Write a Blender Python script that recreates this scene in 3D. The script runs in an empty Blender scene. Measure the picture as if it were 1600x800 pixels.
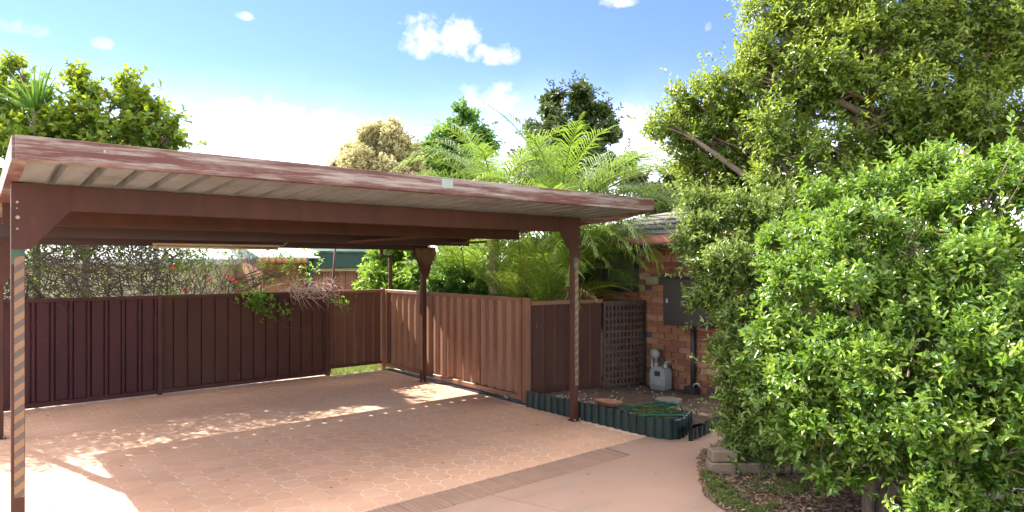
import bpy, math, random
import numpy as np
from mathutils import Vector, Matrix

random.seed(7)
rng = np.random.default_rng(11)
R = math.radians
sc = bpy.context.scene
col = sc.collection

# ------------------------------------------------------------------ camera
EYE = 1.85
cam_d = bpy.data.cameras.new('camera')
cam = bpy.data.objects.new('camera', cam_d)
col.objects.link(cam)
cam.location = (0, 0, EYE)
cam.rotation_euler = (R(90), 0, R(-39.8))
cam_d.sensor_width = 36
cam_d.lens = 23.0
cam_d.shift_y = 0.0075
cam_d.clip_start = 0.05
cam_d.clip_end = 2000
sc.camera = cam

# ------------------------------------------------------------------ sky, sun, exposure
SUN = Vector((-0.35, 1.235, 1.0)).normalized()          # towards the sun
ELEV = math.asin(SUN.z)
AZ = math.atan2(SUN.x, SUN.y)                           # from +Y towards +X
world = bpy.data.worlds.new('World')
sc.world = world
world.use_nodes = True
wt = world.node_tree
wt.nodes.clear()
L = wt.links.new


def wn(t, **kw):
    n = wt.nodes.new(t)
    for k, v in kw.items():
        setattr(n, k, v)
    return n


def wmath(op, a, b=None, c=None, clamp=False):
    n = wn('ShaderNodeMath', operation=op, use_clamp=clamp)
    for i, x in enumerate((a, b, c)):
        if x is None:
            continue
        if isinstance(x, (int, float)):
            n.inputs[i].default_value = x
        else:
            L(x, n.inputs[i])
    return n.outputs[0]


sky = wn('ShaderNodeTexSky', sky_type='NISHITA')
sky.sun_disc = False
sky.sun_elevation = ELEV
sky.sun_rotation = AZ
sky.altitude = 0
sky.air_density = 1.0
sky.dust_density = 0.0
sky.ozone_density = 1.6
tc = wn('ShaderNodeTexCoord')
sep = wn('ShaderNodeSeparateXYZ')
L(tc.outputs['Generated'], sep.inputs[0])
az = wmath('ARCTAN2', sep.outputs[0], sep.outputs[1])
el = wmath('ARCSINE', sep.outputs[2])
nz = wn('ShaderNodeTexNoise')
nz.inputs['Scale'].default_value = 24.0
nz.inputs['Detail'].default_value = 9.0
nz.inputs['Roughness'].default_value = 0.6
L(tc.outputs['Generated'], nz.inputs['Vector'])
nz4 = wn('ShaderNodeTexNoise')
nz4.inputs['Scale'].default_value = 62.0
nz4.inputs['Detail'].default_value = 6.0
L(tc.outputs['Generated'], nz4.inputs['Vector'])
noi = wmath('ADD', wmath('SUBTRACT', nz.outputs[0], 0.5), wmath('MULTIPLY', wmath('SUBTRACT', nz4.outputs[0], 0.5), 0.7))


def px_dir(px, py):
    t, s = (px - 800) / 1022, (412 - py) / 1022
    x, y = 0.640 + 0.768 * t, 0.768 - 0.640 * t
    return math.atan2(x, y), math.atan2(s, math.hypot(1, t))


# cumulus clouds: azimuth, elevation, half widths (radians); the ones in the picture
clouds = []
for (px, py, wx, wy, op) in [(690, 62, 68, 42, 1.0), (770, 88, 50, 22, 1.0), (655, 78, 34, 22, .8), (765, 158, 62, 30, .75), (400, 190, 60, 38, .9),
                             (490, 200, 50, 36, .8), (560, 232, 120, 44, .9), (965, 4, 40, 13, 1.0), (1172, 36, 24, 26, 1.0),
                             (1108, 43, 10, 9, .6), (30, 46, 34, 14, .55), (160, 70, 14, 10, .4), (380, 26, 14, 8, .5),
                             (985, 195, 95, 30, .7), (1040, 235, 90, 45, .8)]:
    a, e = px_dir(px, py)
    clouds.append((a, e, wx / 1100, wy / 1060, op))
mask = None
for (a, e, wx, wy, op) in clouds:
    dx = wmath('MULTIPLY', wmath('SUBTRACT', az, a), 1 / wx)
    dy = wmath('MULTIPLY', wmath('SUBTRACT', el, e), 1 / wy)
    # flat base: the lower half falls off faster
    dyl = wmath('MAXIMUM', wmath('MULTIPLY', dy, -1.5), dy)
    dd = wmath('ADD', wmath('MULTIPLY', dx, dx), wmath('MULTIPLY', dyl, dyl))
    f = wmath('SUBTRACT', 1.0, dd)
    f = wmath('ADD', f, wmath('MULTIPLY', noi, wmath('MAXIMUM', wmath('SUBTRACT', 4.2, dd), 0.0)))
    f = wmath('MULTIPLY', wmath('MULTIPLY', f, 0.85, clamp=True), op)
    mask = f if mask is None else wmath('MAXIMUM', mask, f)
# pale bank low over the horizon, the same all round
nz2 = wn('ShaderNodeTexNoise')
nz2.inputs['Scale'].default_value = 5.0
nz2.inputs['Detail'].default_value = 6.0
L(tc.outputs['Generated'], nz2.inputs['Vector'])
near_mask = mask
bank = wmath('SUBTRACT', 0.305, el)
bank = wmath('ADD', bank, wmath('MULTIPLY', wmath('SUBTRACT', nz2.outputs[0], 0.5), 0.11))
bank = wmath('MULTIPLY', bank, 3.0, clamp=True)
mask = wmath('MULTIPLY', wmath('POWER', bank, 2.7), 0.92)
# unseen bright cumulus added above the view to lift the light in the shade
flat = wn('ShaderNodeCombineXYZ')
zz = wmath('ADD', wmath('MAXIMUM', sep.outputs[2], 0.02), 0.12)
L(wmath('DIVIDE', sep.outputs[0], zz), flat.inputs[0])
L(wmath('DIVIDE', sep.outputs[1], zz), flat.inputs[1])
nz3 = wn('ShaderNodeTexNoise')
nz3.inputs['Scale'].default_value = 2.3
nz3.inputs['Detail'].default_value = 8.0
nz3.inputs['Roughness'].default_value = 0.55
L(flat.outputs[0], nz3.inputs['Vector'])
fill_cloud = wmath('MULTIPLY', wmath('SUBTRACT', nz3.outputs[0], 0.48), 9.0, clamp=True)
fill_cloud = wmath('MULTIPLY', fill_cloud, wmath('MULTIPLY', wmath('SUBTRACT', el, 0.40), 6.0, clamp=True))
mask = wmath('MAXIMUM', mask, wmath('MULTIPLY', fill_cloud, 0.9))
tint = wn('ShaderNodeMix', data_type='RGBA', blend_type='MULTIPLY')
tint.inputs[0].default_value = 1.0
L(sky.outputs[0], tint.inputs[6])
tint.inputs[7].default_value = (0.198, 0.210, 0.345, 1)
cloudc = wn('ShaderNodeMix', data_type='RGBA')
L(wmath('MULTIPLY', nz.outputs[0], 1.0), cloudc.inputs[0])
cloudc.inputs[6].default_value = (0.88, 0.94, 1.04, 1)
cloudc.inputs[7].default_value = (1.9, 1.9, 1.9, 1)
mix0 = wn('ShaderNodeMix', data_type='RGBA')
L(near_mask, mix0.inputs[0])
L(tint.outputs[2], mix0.inputs[6])
L(cloudc.outputs[2], mix0.inputs[7])
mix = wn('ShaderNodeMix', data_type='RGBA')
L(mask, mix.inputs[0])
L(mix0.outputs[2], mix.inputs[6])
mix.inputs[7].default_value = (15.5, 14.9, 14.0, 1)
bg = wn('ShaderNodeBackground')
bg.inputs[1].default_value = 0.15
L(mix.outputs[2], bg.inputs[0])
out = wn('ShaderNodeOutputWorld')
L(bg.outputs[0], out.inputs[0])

sun_d = bpy.data.lights.new('sun', 'SUN')
sun_d.energy = 3.1
sun_d.angle = R(0.5)
sun_d.color = (1.0, 0.95, 0.86)
sun = bpy.data.objects.new('sun', sun_d)
col.objects.link(sun)
sun.location = (0, 0, 20)
sun.rotation_euler = (-SUN).to_track_quat('-Z', 'Y').to_euler()

sc.view_settings.view_transform = 'Standard'
sc.view_settings.look = 'None'
sc.view_settings.gamma = 1
sc.view_settings.use_curve_mapping = False
sc.view_settings.exposure = 2.65
sc.render.engine = 'CYCLES'
sc.cycles.use_denoising = True
sc.cycles.max_bounces = 7
sc.cycles.diffuse_bounces = 4
sc.cycles.transmission_bounces = 4
sc.cycles.sample_clamp_indirect = 6


# ------------------------------------------------------------------ helpers
WP = {}                                            # world position of every parent


def at(px, py, d):
    """a point d metres ahead in the direction of a place in the photograph (used to measure, not to fake)"""
    r = (px - 800) / 1022 * d
    return Vector((0.640 * d + 0.768 * r, 0.768 * d - 0.640 * r, EYE + (412 - py) / 1022 * d))


def tag(o, label=None, cat=None, group=None, kind=None):
    if label:
        o['label'] = label
    if cat:
        o['category'] = cat
    if group:
        o['group'] = group
    if kind:
        o['kind'] = kind
    return o


def empty(name, loc, label, cat, group=None):
    o = bpy.data.objects.new(name, None)
    o.empty_display_size = 0.1
    col.objects.link(o)
    o.location = loc
    WP[o] = Vector(loc)
    return tag(o, label, cat, group)


def link(name, me, parent=None, loc=(0, 0, 0)):
    """loc is a world place; the object is set relative to its parent"""
    o = bpy.data.objects.new(name, me)
    col.objects.link(o)
    p = WP[parent] if parent is not None else Vector((0, 0, 0))
    if parent is not None:
        o.parent = parent
    o.location = Vector(loc) - p
    WP[o] = Vector(loc)
    return o


class MB:
    def __init__(s):
        s.v, s.f = [], []

    def add(s, vs, fs):
        n = len(s.v)
        s.v += [tuple(v) for v in vs]
        s.f += [tuple(i + n for i in f) for f in fs]
        return s

    def box(s, a, b, bev=0.0):
        x0, y0, z0 = (min(a[i], b[i]) for i in range(3))
        x1, y1, z1 = (max(a[i], b[i]) for i in range(3))
        if bev <= 0:
            vs = [(x, y, z) for z in (z0, z1) for y in (y0, y1) for x in (x0, x1)]
            return s.add(vs, [(0, 2, 3, 1), (4, 5, 7, 6), (0, 1, 5, 4), (1, 3, 7, 5), (3, 2, 6, 7), (2, 0, 4, 6)])
        c = Vector(((x0 + x1) / 2, (y0 + y1) / 2, (z0 + z1) / 2))
        h = Vector((x1 - x0, y1 - y0, z1 - z0)) / 2
        vs, idx = [], {}
        for sx in (-1, 1):
            for sy in (-1, 1):
                for sz in (-1, 1):
                    for ax in range(3):
                        p = [sx * h.x, sy * h.y, sz * h.z]
                        for k in range(3):
                            if k != ax:
                                p[k] -= math.copysign(bev, p[k])
                        idx[(sx, sy, sz, ax)] = len(vs)
                        vs.append(c + Vector(p))
        fs = []
        for ax in range(3):
            o1, o2 = [k for k in range(3) if k != ax]
            for sg in (-1, 1):
                q = []
                for (p1, p2) in ((-1, -1), (1, -1), (1, 1), (-1, 1)):
                    k = [0, 0, 0]
                    k[ax], k[o1], k[o2] = sg, p1, p2
                    q.append(idx[(*k, ax)])
                fs.append(q)
            for p1 in (-1, 1):
                for p2 in (-1, 1):
                    k0, k1 = [0, 0, 0], [0, 0, 0]
                    k0[ax], k1[ax] = -1, 1
                    for k in (k0, k1):
                        k[o1], k[o2] = p1, p2
                    fs.append([idx[(*k0, o1)], idx[(*k1, o1)], idx[(*k1, o2)], idx[(*k0, o2)]])
        for sx in (-1, 1):
            for sy in (-1, 1):
                for sz in (-1, 1):
                    fs.append([idx[(sx, sy, sz, a)] for a in range(3)])
        return s.add(vs, fs)

    def beam(s, p, q, w, h, up=(0, 0, 1)):
        p, q = Vector(p), Vector(q)
        d = (q - p).normalized()
        sd = d.cross(Vector(up))
        if sd.length < 1e-4:
            sd = Vector((1, 0, 0))
        sd.normalize()
        u = sd.cross(d).normalized()
        vs = [e + sd * a * w / 2 + u * b * h / 2 for e in (p, q) for (a, b) in ((-1, -1), (1, -1), (1, 1), (-1, 1))]
        return s.add(vs, [(0, 1, 2, 3), (7, 6, 5, 4), (0, 4, 5, 1), (1, 5, 6, 2), (2, 6, 7, 3), (3, 7, 4, 0)])

    def prism(s, pts, ext):
        """closed outline (list of 3-D points) pushed along ext"""
        n = len(pts)
        e = Vector(ext)
        vs = [Vector(p) for p in pts] + [Vector(p) + e for p in pts]
        fs = [tuple(range(n - 1, -1, -1)), tuple(range(n, 2 * n))]
        fs += [(i, (i + 1) % n, n + (i + 1) % n, n + i) for i in range(n)]
        return s.add(vs, fs)

    def tube(s, path, radii, n=8, cap=True):
        path = [Vector(p) for p in path]
        m = len(path)
        if not hasattr(radii, '__len__'):
            radii = [radii] * m
        ref = Vector((0.3, 0.5, 0.81)).normalized()
        vs, fs = [], []
        for i, p in enumerate(path):
            d = (path[min(i + 1, m - 1)] - path[max(i - 1, 0)])
            if d.length < 1e-6:
                d = Vector((0, 0, 1))
            d.normalize()
            a = d.cross(ref)
            if a.length < 1e-3:
                a = d.cross(Vector((1, 0, 0)))
            a.normalize()
            b = d.cross(a)
            for k in range(n):
                t = 2 * math.pi * k / n
                vs.append(p + (a * math.cos(t) + b * math.sin(t)) * radii[i])
        for i in range(m - 1):
            for k in range(n):
                k2 = (k + 1) % n
                fs.append((i * n + k, i * n + k2, (i + 1) * n + k2, (i + 1) * n + k))
        if cap:
            fs.append(tuple(range(n - 1, -1, -1)))
            fs.append(tuple((m - 1) * n + k for k in range(n)))
        return s.add(vs, fs)

    def mesh(s, name, m, origin=(0, 0, 0), smooth=False):
        me = bpy.data.meshes.new(name)
        o = Vector(origin)
        me.from_pydata([tuple(Vector(v) - o) for v in s.v], [], s.f)
        me.update()
        bmn = __import__('bmesh').new()
        bmn.from_mesh(me)
        __import__('bmesh').ops.recalc_face_normals(bmn, faces=bmn.faces)
        bmn.to_mesh(me)
        bmn.free()
        if smooth:
            me.polygons.foreach_set('use_smooth', [True] * len(me.polygons))
        if m:
            me.materials.append(m)
        return me

    def build(s, name, m, parent=None, smooth=False, at_=None):
        org = at_ if at_ is not None else (WP[parent] if parent is not None else (0, 0, 0))
        return link(name, s.mesh(name, m, org, smooth), parent, org)


def structure(name, mb, m, smooth=False, parent=None, kind='structure'):
    o = mb.build(name, m, parent, smooth)
    if parent is None:
        o['kind'] = kind
    return o


# ------------------------------------------------------------------ materials
def newmat(name):
    m = bpy.data.materials.new(name)
    m.use_nodes = True
    nt = m.node_tree
    nt.nodes.clear()
    o = nt.nodes.new('ShaderNodeOutputMaterial')
    b = nt.nodes.new('ShaderNodeBsdfPrincipled')
    nt.links.new(b.outputs[0], o.inputs[0])
    return m, nt, b, o


def noise(nt, scale=(1, 1, 1), s=5.0, detail=5.0, rough=0.55, offset=(0, 0, 0)):
    g = nt.nodes.new('ShaderNodeNewGeometry')
    mp = nt.nodes.new('ShaderNodeMapping')
    mp.inputs['Scale'].default_value = scale
    mp.inputs['Location'].default_value = offset
    nt.links.new(g.outputs['Position'], mp.inputs[0])
    n = nt.nodes.new('ShaderNodeTexNoise')
    n.inputs['Scale'].default_value = s
    n.inputs['Detail'].default_value = detail
    n.inputs['Roughness'].default_value = rough
    nt.links.new(mp.outputs[0], n.inputs['Vector'])
    return n.outputs[0]


def ramp(nt, fac, stops):
    r = nt.nodes.new('ShaderNodeValToRGB')
    e = r.color_ramp.elements
    while len(e) < len(stops):
        e.new(0.5)
    for i, (p, c) in enumerate(stops):
        e[i].position = p
        e[i].color = (*c, 1) if len(c) == 3 else c
    nt.links.new(fac, r.inputs[0])
    return r.outputs[0]


def mixc(nt, fac, a, b, mode='MIX'):
    m = nt.nodes.new('ShaderNodeMix')
    m.data_type = 'RGBA'
    m.blend_type = mode
    for sock, x in ((m.inputs[0], fac), (m.inputs[6], a), (m.inputs[7], b)):
        if isinstance(x, (int, float)):
            sock.default_value = x
        elif isinstance(x, tuple):
            sock.default_value = (*x, 1) if len(x) == 3 else x
        else:
            nt.links.new(x, sock)
    return m.outputs[2]


def bump(nt, b, h, strength=0.3, dist=0.01):
    n = nt.nodes.new('ShaderNodeBump')
    n.inputs['Strength'].default_value = strength
    n.inputs['Distance'].default_value = dist
    nt.links.new(h, n.inputs['Height'])
    nt.links.new(n.outputs[0], b.inputs['Normal'])


def surf(name, c1, c2, s=4.0, scale=(1, 1, 1), rough=0.6, metal=0.0, spec=0.4, wear=None, wear_scale=(1, 1, 1), wear_s=6.0,
         wear_lo=0.55, wear_hi=0.7, bump_s=60.0, bump_k=0.15, rand=0.0, dirt=None):
    m, nt, b, o = newmat(name)
    c = ramp(nt, noise(nt, scale, s), [(0.3, c1), (0.7, c2)])
    if dirt:
        c = mixc(nt, ramp(nt, noise(nt, (1, 1, .35), 3.1, 8, .65, (7, 3, 1)), [(0.5, (0, 0, 0)), (0.75, (1, 1, 1))]), c, dirt)
    if wear:
        c = mixc(nt, ramp(nt, noise(nt, wear_scale, wear_s, 9, .7, (3, 1, 5)), [(wear_lo, (0, 0, 0)), (wear_hi, (1, 1, 1))]), c, wear)
    if rand:
        oi = nt.nodes.new('ShaderNodeObjectInfo')
        c = mixc(nt, 1.0, c, ramp(nt, oi.outputs['Random'], [(0, (1 - rand,) * 3), (1, (1 + rand * .35, 1 + rand * .3, 1 + rand * .25))]), 'MULTIPLY')
    nt.links.new(c, b.inputs['Base Color'])
    b.inputs['Roughness'].default_value = rough
    b.inputs['Metallic'].default_value = metal
    b.inputs['Specular IOR Level'].default_value = spec
    if bump_k:
        bump(nt, b, noise(nt, (1, 1, 1), bump_s, 6, .6), bump_k)
    return m


def leafmat(name, stops, rough=0.4, trans=0.35, tcol=(0.35, 0.5, 0.06), spec=0.5):
    """leaf colour varies leaf by leaf through the 'tint' attribute"""
    m, nt, b, o = newmat(name)
    a = nt.nodes.new('ShaderNodeAttribute')
    a.attribute_name = 'tint'
    c = ramp(nt, a.outputs['Fac'], stops)
    nt.links.new(c, b.inputs['Base Color'])
    b.inputs['Roughness'].default_value = rough
    b.inputs['Specular IOR Level'].default_value = spec
    t = nt.nodes.new('ShaderNodeBsdfTranslucent')
    nt.links.new(mixc(nt, 0.55, c, tcol), t.inputs[0])
    mx = nt.nodes.new('ShaderNodeMixShader')
    mx.inputs[0].default_value = trans
    nt.links.new(b.outputs[0], mx.inputs[1])
    nt.links.new(t.outputs[0], mx.inputs[2])
    nt.links.new(mx.outputs[0], o.inputs[0])
    return m


M = {}
M['steel'] = surf('maroon painted steel', (0.052, 0.018, 0.011), (0.072, 0.025, 0.015), 2.2, (3, 3, .8), 0.55, spec=0.25, dirt=(0.037, 0.016, 0.012), bump_k=0.05, wear=(0.099, 0.048, 0.034), wear_s=7, wear_scale=(1, 1, .4), wear_lo=.64, wear_hi=.8)
M['steel_shade'] = surf('shade darkened painted steel', (0.033, 0.014, 0.014), (0.047, 0.020, 0.019), 2.2, (1, 1, 3), 0.5, bump_k=0.05)  # under-roof shade put into the colour of the rear beams
M['fascia'] = surf('weathered maroon fascia', (0.083, 0.025, 0.017), (0.109, 0.037, 0.025), 3, (1, 1, 4), 0.55, wear=(0.265, 0.226, 0.189),
                   wear_scale=(0.62, 0.62, 9.0), wear_s=3.0, wear_lo=0.45, wear_hi=0.62, bump_k=0.08, dirt=(0.139, 0.079, 0.061))
M['zinc'] = surf('aged zinc roof underside', (0.174, 0.191, 0.194), (0.217, 0.239, 0.247), 3, (6, .6, 1), 0.5, metal=0.15, dirt=(0.104, 0.096, 0.082), bump_k=0.05)
M['fence'] = surf('brown fence steel', (0.053, 0.020, 0.013), (0.071, 0.029, 0.018), 1.6, (1, 1, .5), 0.55, spec=0.2, dirt=(0.042, 0.016, 0.013), bump_s=3.5, bump_k=0.12,
                  wear=(0.218, 0.135, 0.103), wear_scale=(1, 1, .3), wear_s=9, wear_lo=0.63, wear_hi=0.8)
M['fence_red'] = surf('plum fence steel', (0.044, 0.012, 0.012), (0.059, 0.018, 0.017), 1.6, (1, 1, .5), 0.55, spec=0.2, dirt=(0.032, 0.010, 0.012), bump_s=3.0, bump_k=0.2,
                      wear=(0.159, 0.085, 0.084), wear_scale=(1, 1, .3), wear_s=9, wear_lo=0.64, wear_hi=0.8)
M['gate'] = surf('warm brown gate steel', (0.150, 0.063, 0.032), (0.196, 0.087, 0.045), 1.4, (1, 1, .4), 0.48, spec=0.4, dirt=(0.115, 0.049, 0.028), bump_s=3.5, bump_k=0.08,
                 wear=(0.344, 0.218, 0.133), wear_scale=(1, 1, .3), wear_s=9, wear_lo=0.63, wear_hi=0.8)
M['corner'] = surf('corner fence steel', (0.099, 0.040, 0.022), (0.129, 0.055, 0.031), 1.4, (1, 1, .4), 0.48, spec=0.4, dirt=(0.076, 0.031, 0.020), bump_s=3.5, bump_k=0.08,
                 wear=(0.227, 0.138, 0.092), wear_scale=(1, 1, .3), wear_s=9, wear_lo=0.63, wear_hi=0.8)
M['paver'] = surf('salmon stencil paver', (0.554, 0.317, 0.193), (0.604, 0.358, 0.228), 1.3, (1, 1, 1), 0.62, dirt=(0.503, 0.306, 0.201), rand=0.08, bump_s=120, bump_k=0.1,
                  wear=(0.554, 0.383, 0.288), wear_s=2.2, wear_lo=0.52, wear_hi=0.8)
M['grout'] = surf('pale grout', (0.678, 0.484, 0.357), (0.758, 0.574, 0.441), 2.0, rough=0.8, wear=(0.499, 0.292, 0.210), wear_s=1.6, wear_lo=0.46, wear_hi=0.66)
M['concrete'] = surf('salmon trowelled concrete', (0.309, 0.187, 0.130), (0.349, 0.218, 0.156), 1.1, (1, 1, 1), 0.6, dirt=(0.309, 0.215, 0.165),
                     wear=(0.238, 0.160, 0.116), wear_scale=(.5, 1.6, 1), wear_s=2.1, wear_lo=0.50, wear_hi=0.74, bump_s=150, bump_k=0.12)
M['strip'] = surf('brown border strip', (0.258, 0.157, 0.106), (0.314, 0.192, 0.132), 5, rough=0.7, rand=0.05, bump_s=150, bump_k=0.15)
M['strip_base'] = surf('dark joint', (0.27, 0.165, 0.115), (0.31, 0.19, 0.135), 5, rough=0.8)
M['soil'] = surf('dark garden soil', (0.068, 0.044, 0.029), (0.128, 0.080, 0.054), 9, rough=0.95, bump_s=30, bump_k=0.9, wear=(0.160, 0.096, 0.072), wear_s=16, wear_lo=0.55, wear_hi=0.7)
M['mulch'] = surf('leafy mulch', (0.095, 0.065, 0.043), (0.190, 0.133, 0.090), 12, rough=0.95, bump_s=45, bump_k=0.9)
M['lawn'] = surf('lawn', (0.13, 0.16, 0.035), (0.21, 0.23, 0.06), 3.0, rough=0.9, bump_s=40, bump_k=0.8, wear=(0.26, 0.21, 0.10), wear_s=1.2, wear_lo=0.55, wear_hi=0.75)
M['dark'] = surf('dark charcoal paint', (0.022, 0.020, 0.020), (0.035, 0.031, 0.029), 3, rough=0.45)
M['box'] = surf('charcoal brown box', (0.020, 0.016, 0.016), (0.027, 0.022, 0.020), 3, rough=0.5, bump_k=0.04)
M['lattice'] = surf('dark brown lattice', (0.058, 0.038, 0.028), (0.082, 0.054, 0.041), 8, rough=0.6)
M['edging'] = surf('dark green plastic', (0.003, 0.015, 0.013), (0.005, 0.022, 0.019), 4, rough=0.32, rand=0.15, wear=(0.027, 0.048, 0.042), wear_s=9, wear_lo=0.62, wear_hi=0.75, bump_k=0.04)
M['edging_cut'] = surf('scuffed pale plastic rim', (0.16, 0.22, 0.21), (0.30, 0.36, 0.36), 20, rough=0.4)
M['mortar'] = surf('mortar', (0.247, 0.188, 0.135), (0.315, 0.247, 0.188), 8, rough=0.9, bump_s=150, bump_k=0.3)
M['brick'] = [surf('orange brick', (0.220, 0.094, 0.043), (0.273, 0.129, 0.061), 9, rough=0.8, rand=0.2, bump_s=90, bump_k=0.35, wear=(0.167, 0.063, 0.035), wear_s=22, wear_lo=0.6, wear_hi=0.7),
              surf('red brick', (0.178, 0.065, 0.037), (0.222, 0.087, 0.048), 9, rough=0.8, rand=0.2, bump_s=90, bump_k=0.35, wear=(0.111, 0.044, 0.033), wear_s=22, wear_lo=0.6, wear_hi=0.7),
              surf('pink brick', (0.260, 0.131, 0.082), (0.294, 0.165, 0.108), 9, rough=0.8, rand=0.15, bump_s=90, bump_k=0.35),
              surf('burnt brick', (0.063, 0.046, 0.041), (0.089, 0.067, 0.059), 9, rough=0.75, rand=0.2, bump_s=90, bump_k=0.35)]
M['tile_red'] = surf('terracotta eave', (0.208, 0.080, 0.052), (0.264, 0.112, 0.072), 6, rough=0.6, wear=(0.400, 0.264, 0.208), wear_s=5, wear_scale=(1, 1, .5), wear_lo=.58, wear_hi=.7)
M['tile_dark'] = surf('grey brown roof tile', (0.098, 0.084, 0.077), (0.154, 0.133, 0.119), 5, rough=0.75, rand=0.15, bump_s=40, bump_k=0.3)
M['meter'] = surf('grey enamel', (0.207, 0.227, 0.214), (0.259, 0.279, 0.259), 6, rough=0.4, wear=(0.162, 0.156, 0.130), wear_s=12, wear_lo=0.62, wear_hi=0.72)
M['galv'] = surf('dull pipe metal', (0.26, 0.27, 0.27), (0.36, 0.37, 0.36), 8, rough=0.45, metal=0.4)
M['beige'] = surf('beige enamel', (0.294, 0.231, 0.140), (0.350, 0.280, 0.182), 5, rough=0.45)
M['olive'] = surf('olive grey plastic', (0.165, 0.150, 0.094), (0.210, 0.195, 0.128), 5, rough=0.4)
M['terracotta'] = surf('terracotta', (0.315, 0.139, 0.068), (0.375, 0.188, 0.105), 6, rough=0.8, wear=(0.375, 0.285, 0.210), wear_s=5, wear_lo=0.6, wear_hi=0.75)
M['hose'] = surf('green hose', (0.010, 0.085, 0.05), (0.015, 0.11, 0.07), 6, rough=0.35)
M['stone'] = surf('grey brown stone', (0.20, 0.17, 0.13), (0.28, 0.24, 0.19), 9, rough=0.9, bump_s=30, bump_k=0.5)
M['pebble'] = surf('white pebbles', (0.440, 0.400, 0.336), (0.544, 0.504, 0.448), 30, rough=0.8)
M['block'] = surf('sandy concrete block', (0.156, 0.113, 0.073), (0.208, 0.158, 0.106), 7, rough=0.9, rand=0.15, bump_s=50, bump_k=0.5, dirt=(0.088, 0.070, 0.047))
M['bark'] = surf('brown bark', (0.105, 0.078, 0.052), (0.175, 0.135, 0.095), 9, (1, 1, .3), 0.9, bump_s=35, bump_k=0.7)
M['bark_grey'] = surf('grey bark', (0.16, 0.125, 0.09), (0.26, 0.21, 0.16), 9, (1, 1, .3), 0.9, bump_s=35, bump_k=0.7)
M['twig'] = surf('dry twig', (0.055, 0.042, 0.034), (0.115, 0.088, 0.070), 14, rough=0.85, bump_k=0)
M['twig_pale'] = surf('pale dry twig', (0.33, 0.22, 0.18), (0.45, 0.33, 0.28), 14, rough=0.85, bump_k=0)
M['cream'] = surf('cream render', (0.62, 0.52, 0.36), (0.70, 0.60, 0.43), 1.5, rough=0.85)
M['whitemetal'] = surf('white roof metal', (0.62, 0.62, 0.62), (0.74, 0.74, 0.73), 2, rough=0.45)
M['palegreen'] = surf('pale green metal', (0.42, 0.53, 0.42), (0.52, 0.62, 0.50), 2, rough=0.5)
M['deepgreen'] = surf('deep green paint', (0.003, 0.028, 0.019), (0.005, 0.040, 0.027), 3, rough=0.5)
M['plank'] = surf('red brown plank', (0.154, 0.059, 0.032), (0.210, 0.087, 0.049), 6, (1, 1, .15), 0.7, rand=0.2)
M['rust'] = surf('orange brown wall', (0.209, 0.084, 0.036), (0.253, 0.120, 0.054), 5, rough=0.8)
M['patch'] = surf('pale grey green patch', (0.240, 0.282, 0.246), (0.282, 0.318, 0.282), 8, rough=0.6)
M['greenpaint'] = surf('old green paint', (0.036, 0.090, 0.057), (0.051, 0.114, 0.072), 9, rough=0.6)
M['bolt'] = surf('zinc bolt', (0.224, 0.182, 0.154), (0.336, 0.294, 0.252), 9, rough=0.4, metal=0.3)
M['flower'] = surf('coral petals', (0.488, 0.078, 0.039), (0.552, 0.130, 0.078), 9, rough=0.6, bump_k=0)
M['fibre'] = surf('dry palm fibre', (0.114, 0.063, 0.035), (0.180, 0.108, 0.060), 22, rough=0.9, bump_k=0)
# hazard tape: diagonal stripes, faded
m, nt, b, o = newmat('faded hazard tape')
g = nt.nodes.new('ShaderNodeNewGeometry')
sp = nt.nodes.new('ShaderNodeSeparateXYZ')
nt.links.new(g.outputs['Position'], sp.inputs[0])


def nm(nt, op, a, b_=None):
    n = nt.nodes.new('ShaderNodeMath')
    n.operation = op
    for i, x in enumerate((a, b_)):
        if x is None:
            continue
        if isinstance(x, (int, float)):
            n.inputs[i].default_value = x
        else:
            nt.links.new(x, n.inputs[i])
    return n.outputs[0]


st = nm(nt, 'SUBTRACT', sp.outputs[2], nm(nt, 'MULTIPLY', sp.outputs[0], 0.75))
st = nm(nt, 'FRACT', nm(nt, 'MULTIPLY', st, 10.6))
c = ramp(nt, st, [(0.0, (0.082, 0.064, 0.050)), (0.46, (0.082, 0.064, 0.050)), (0.49, (0.215, 0.120, 0.055)), (0.97, (0.215, 0.120, 0.055)), (1.0, (0.069, 0.054, 0.041))])
c = mixc(nt, ramp(nt, noise(nt, (1, 1, .5), 9, 8), [(0.5, (0, 0, 0)), (0.8, (0.360, 0.360, 0.360))]), c, (0.270, 0.168, 0.096))
nt.links.new(c, b.inputs['Base Color'])
b.inputs['Roughness'].default_value = 0.5
M['tape'] = m
# window glass: reflects the garden, olive blind behind
m, nt, b, o = newmat('dim window glass')
b.inputs['Base Color'].default_value = (0.085, 0.115, 0.055, 1)
b.inputs['Roughness'].default_value = 0.08
b.inputs['Specular IOR Level'].default_value = 0.7
M['glass'] = m

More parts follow.
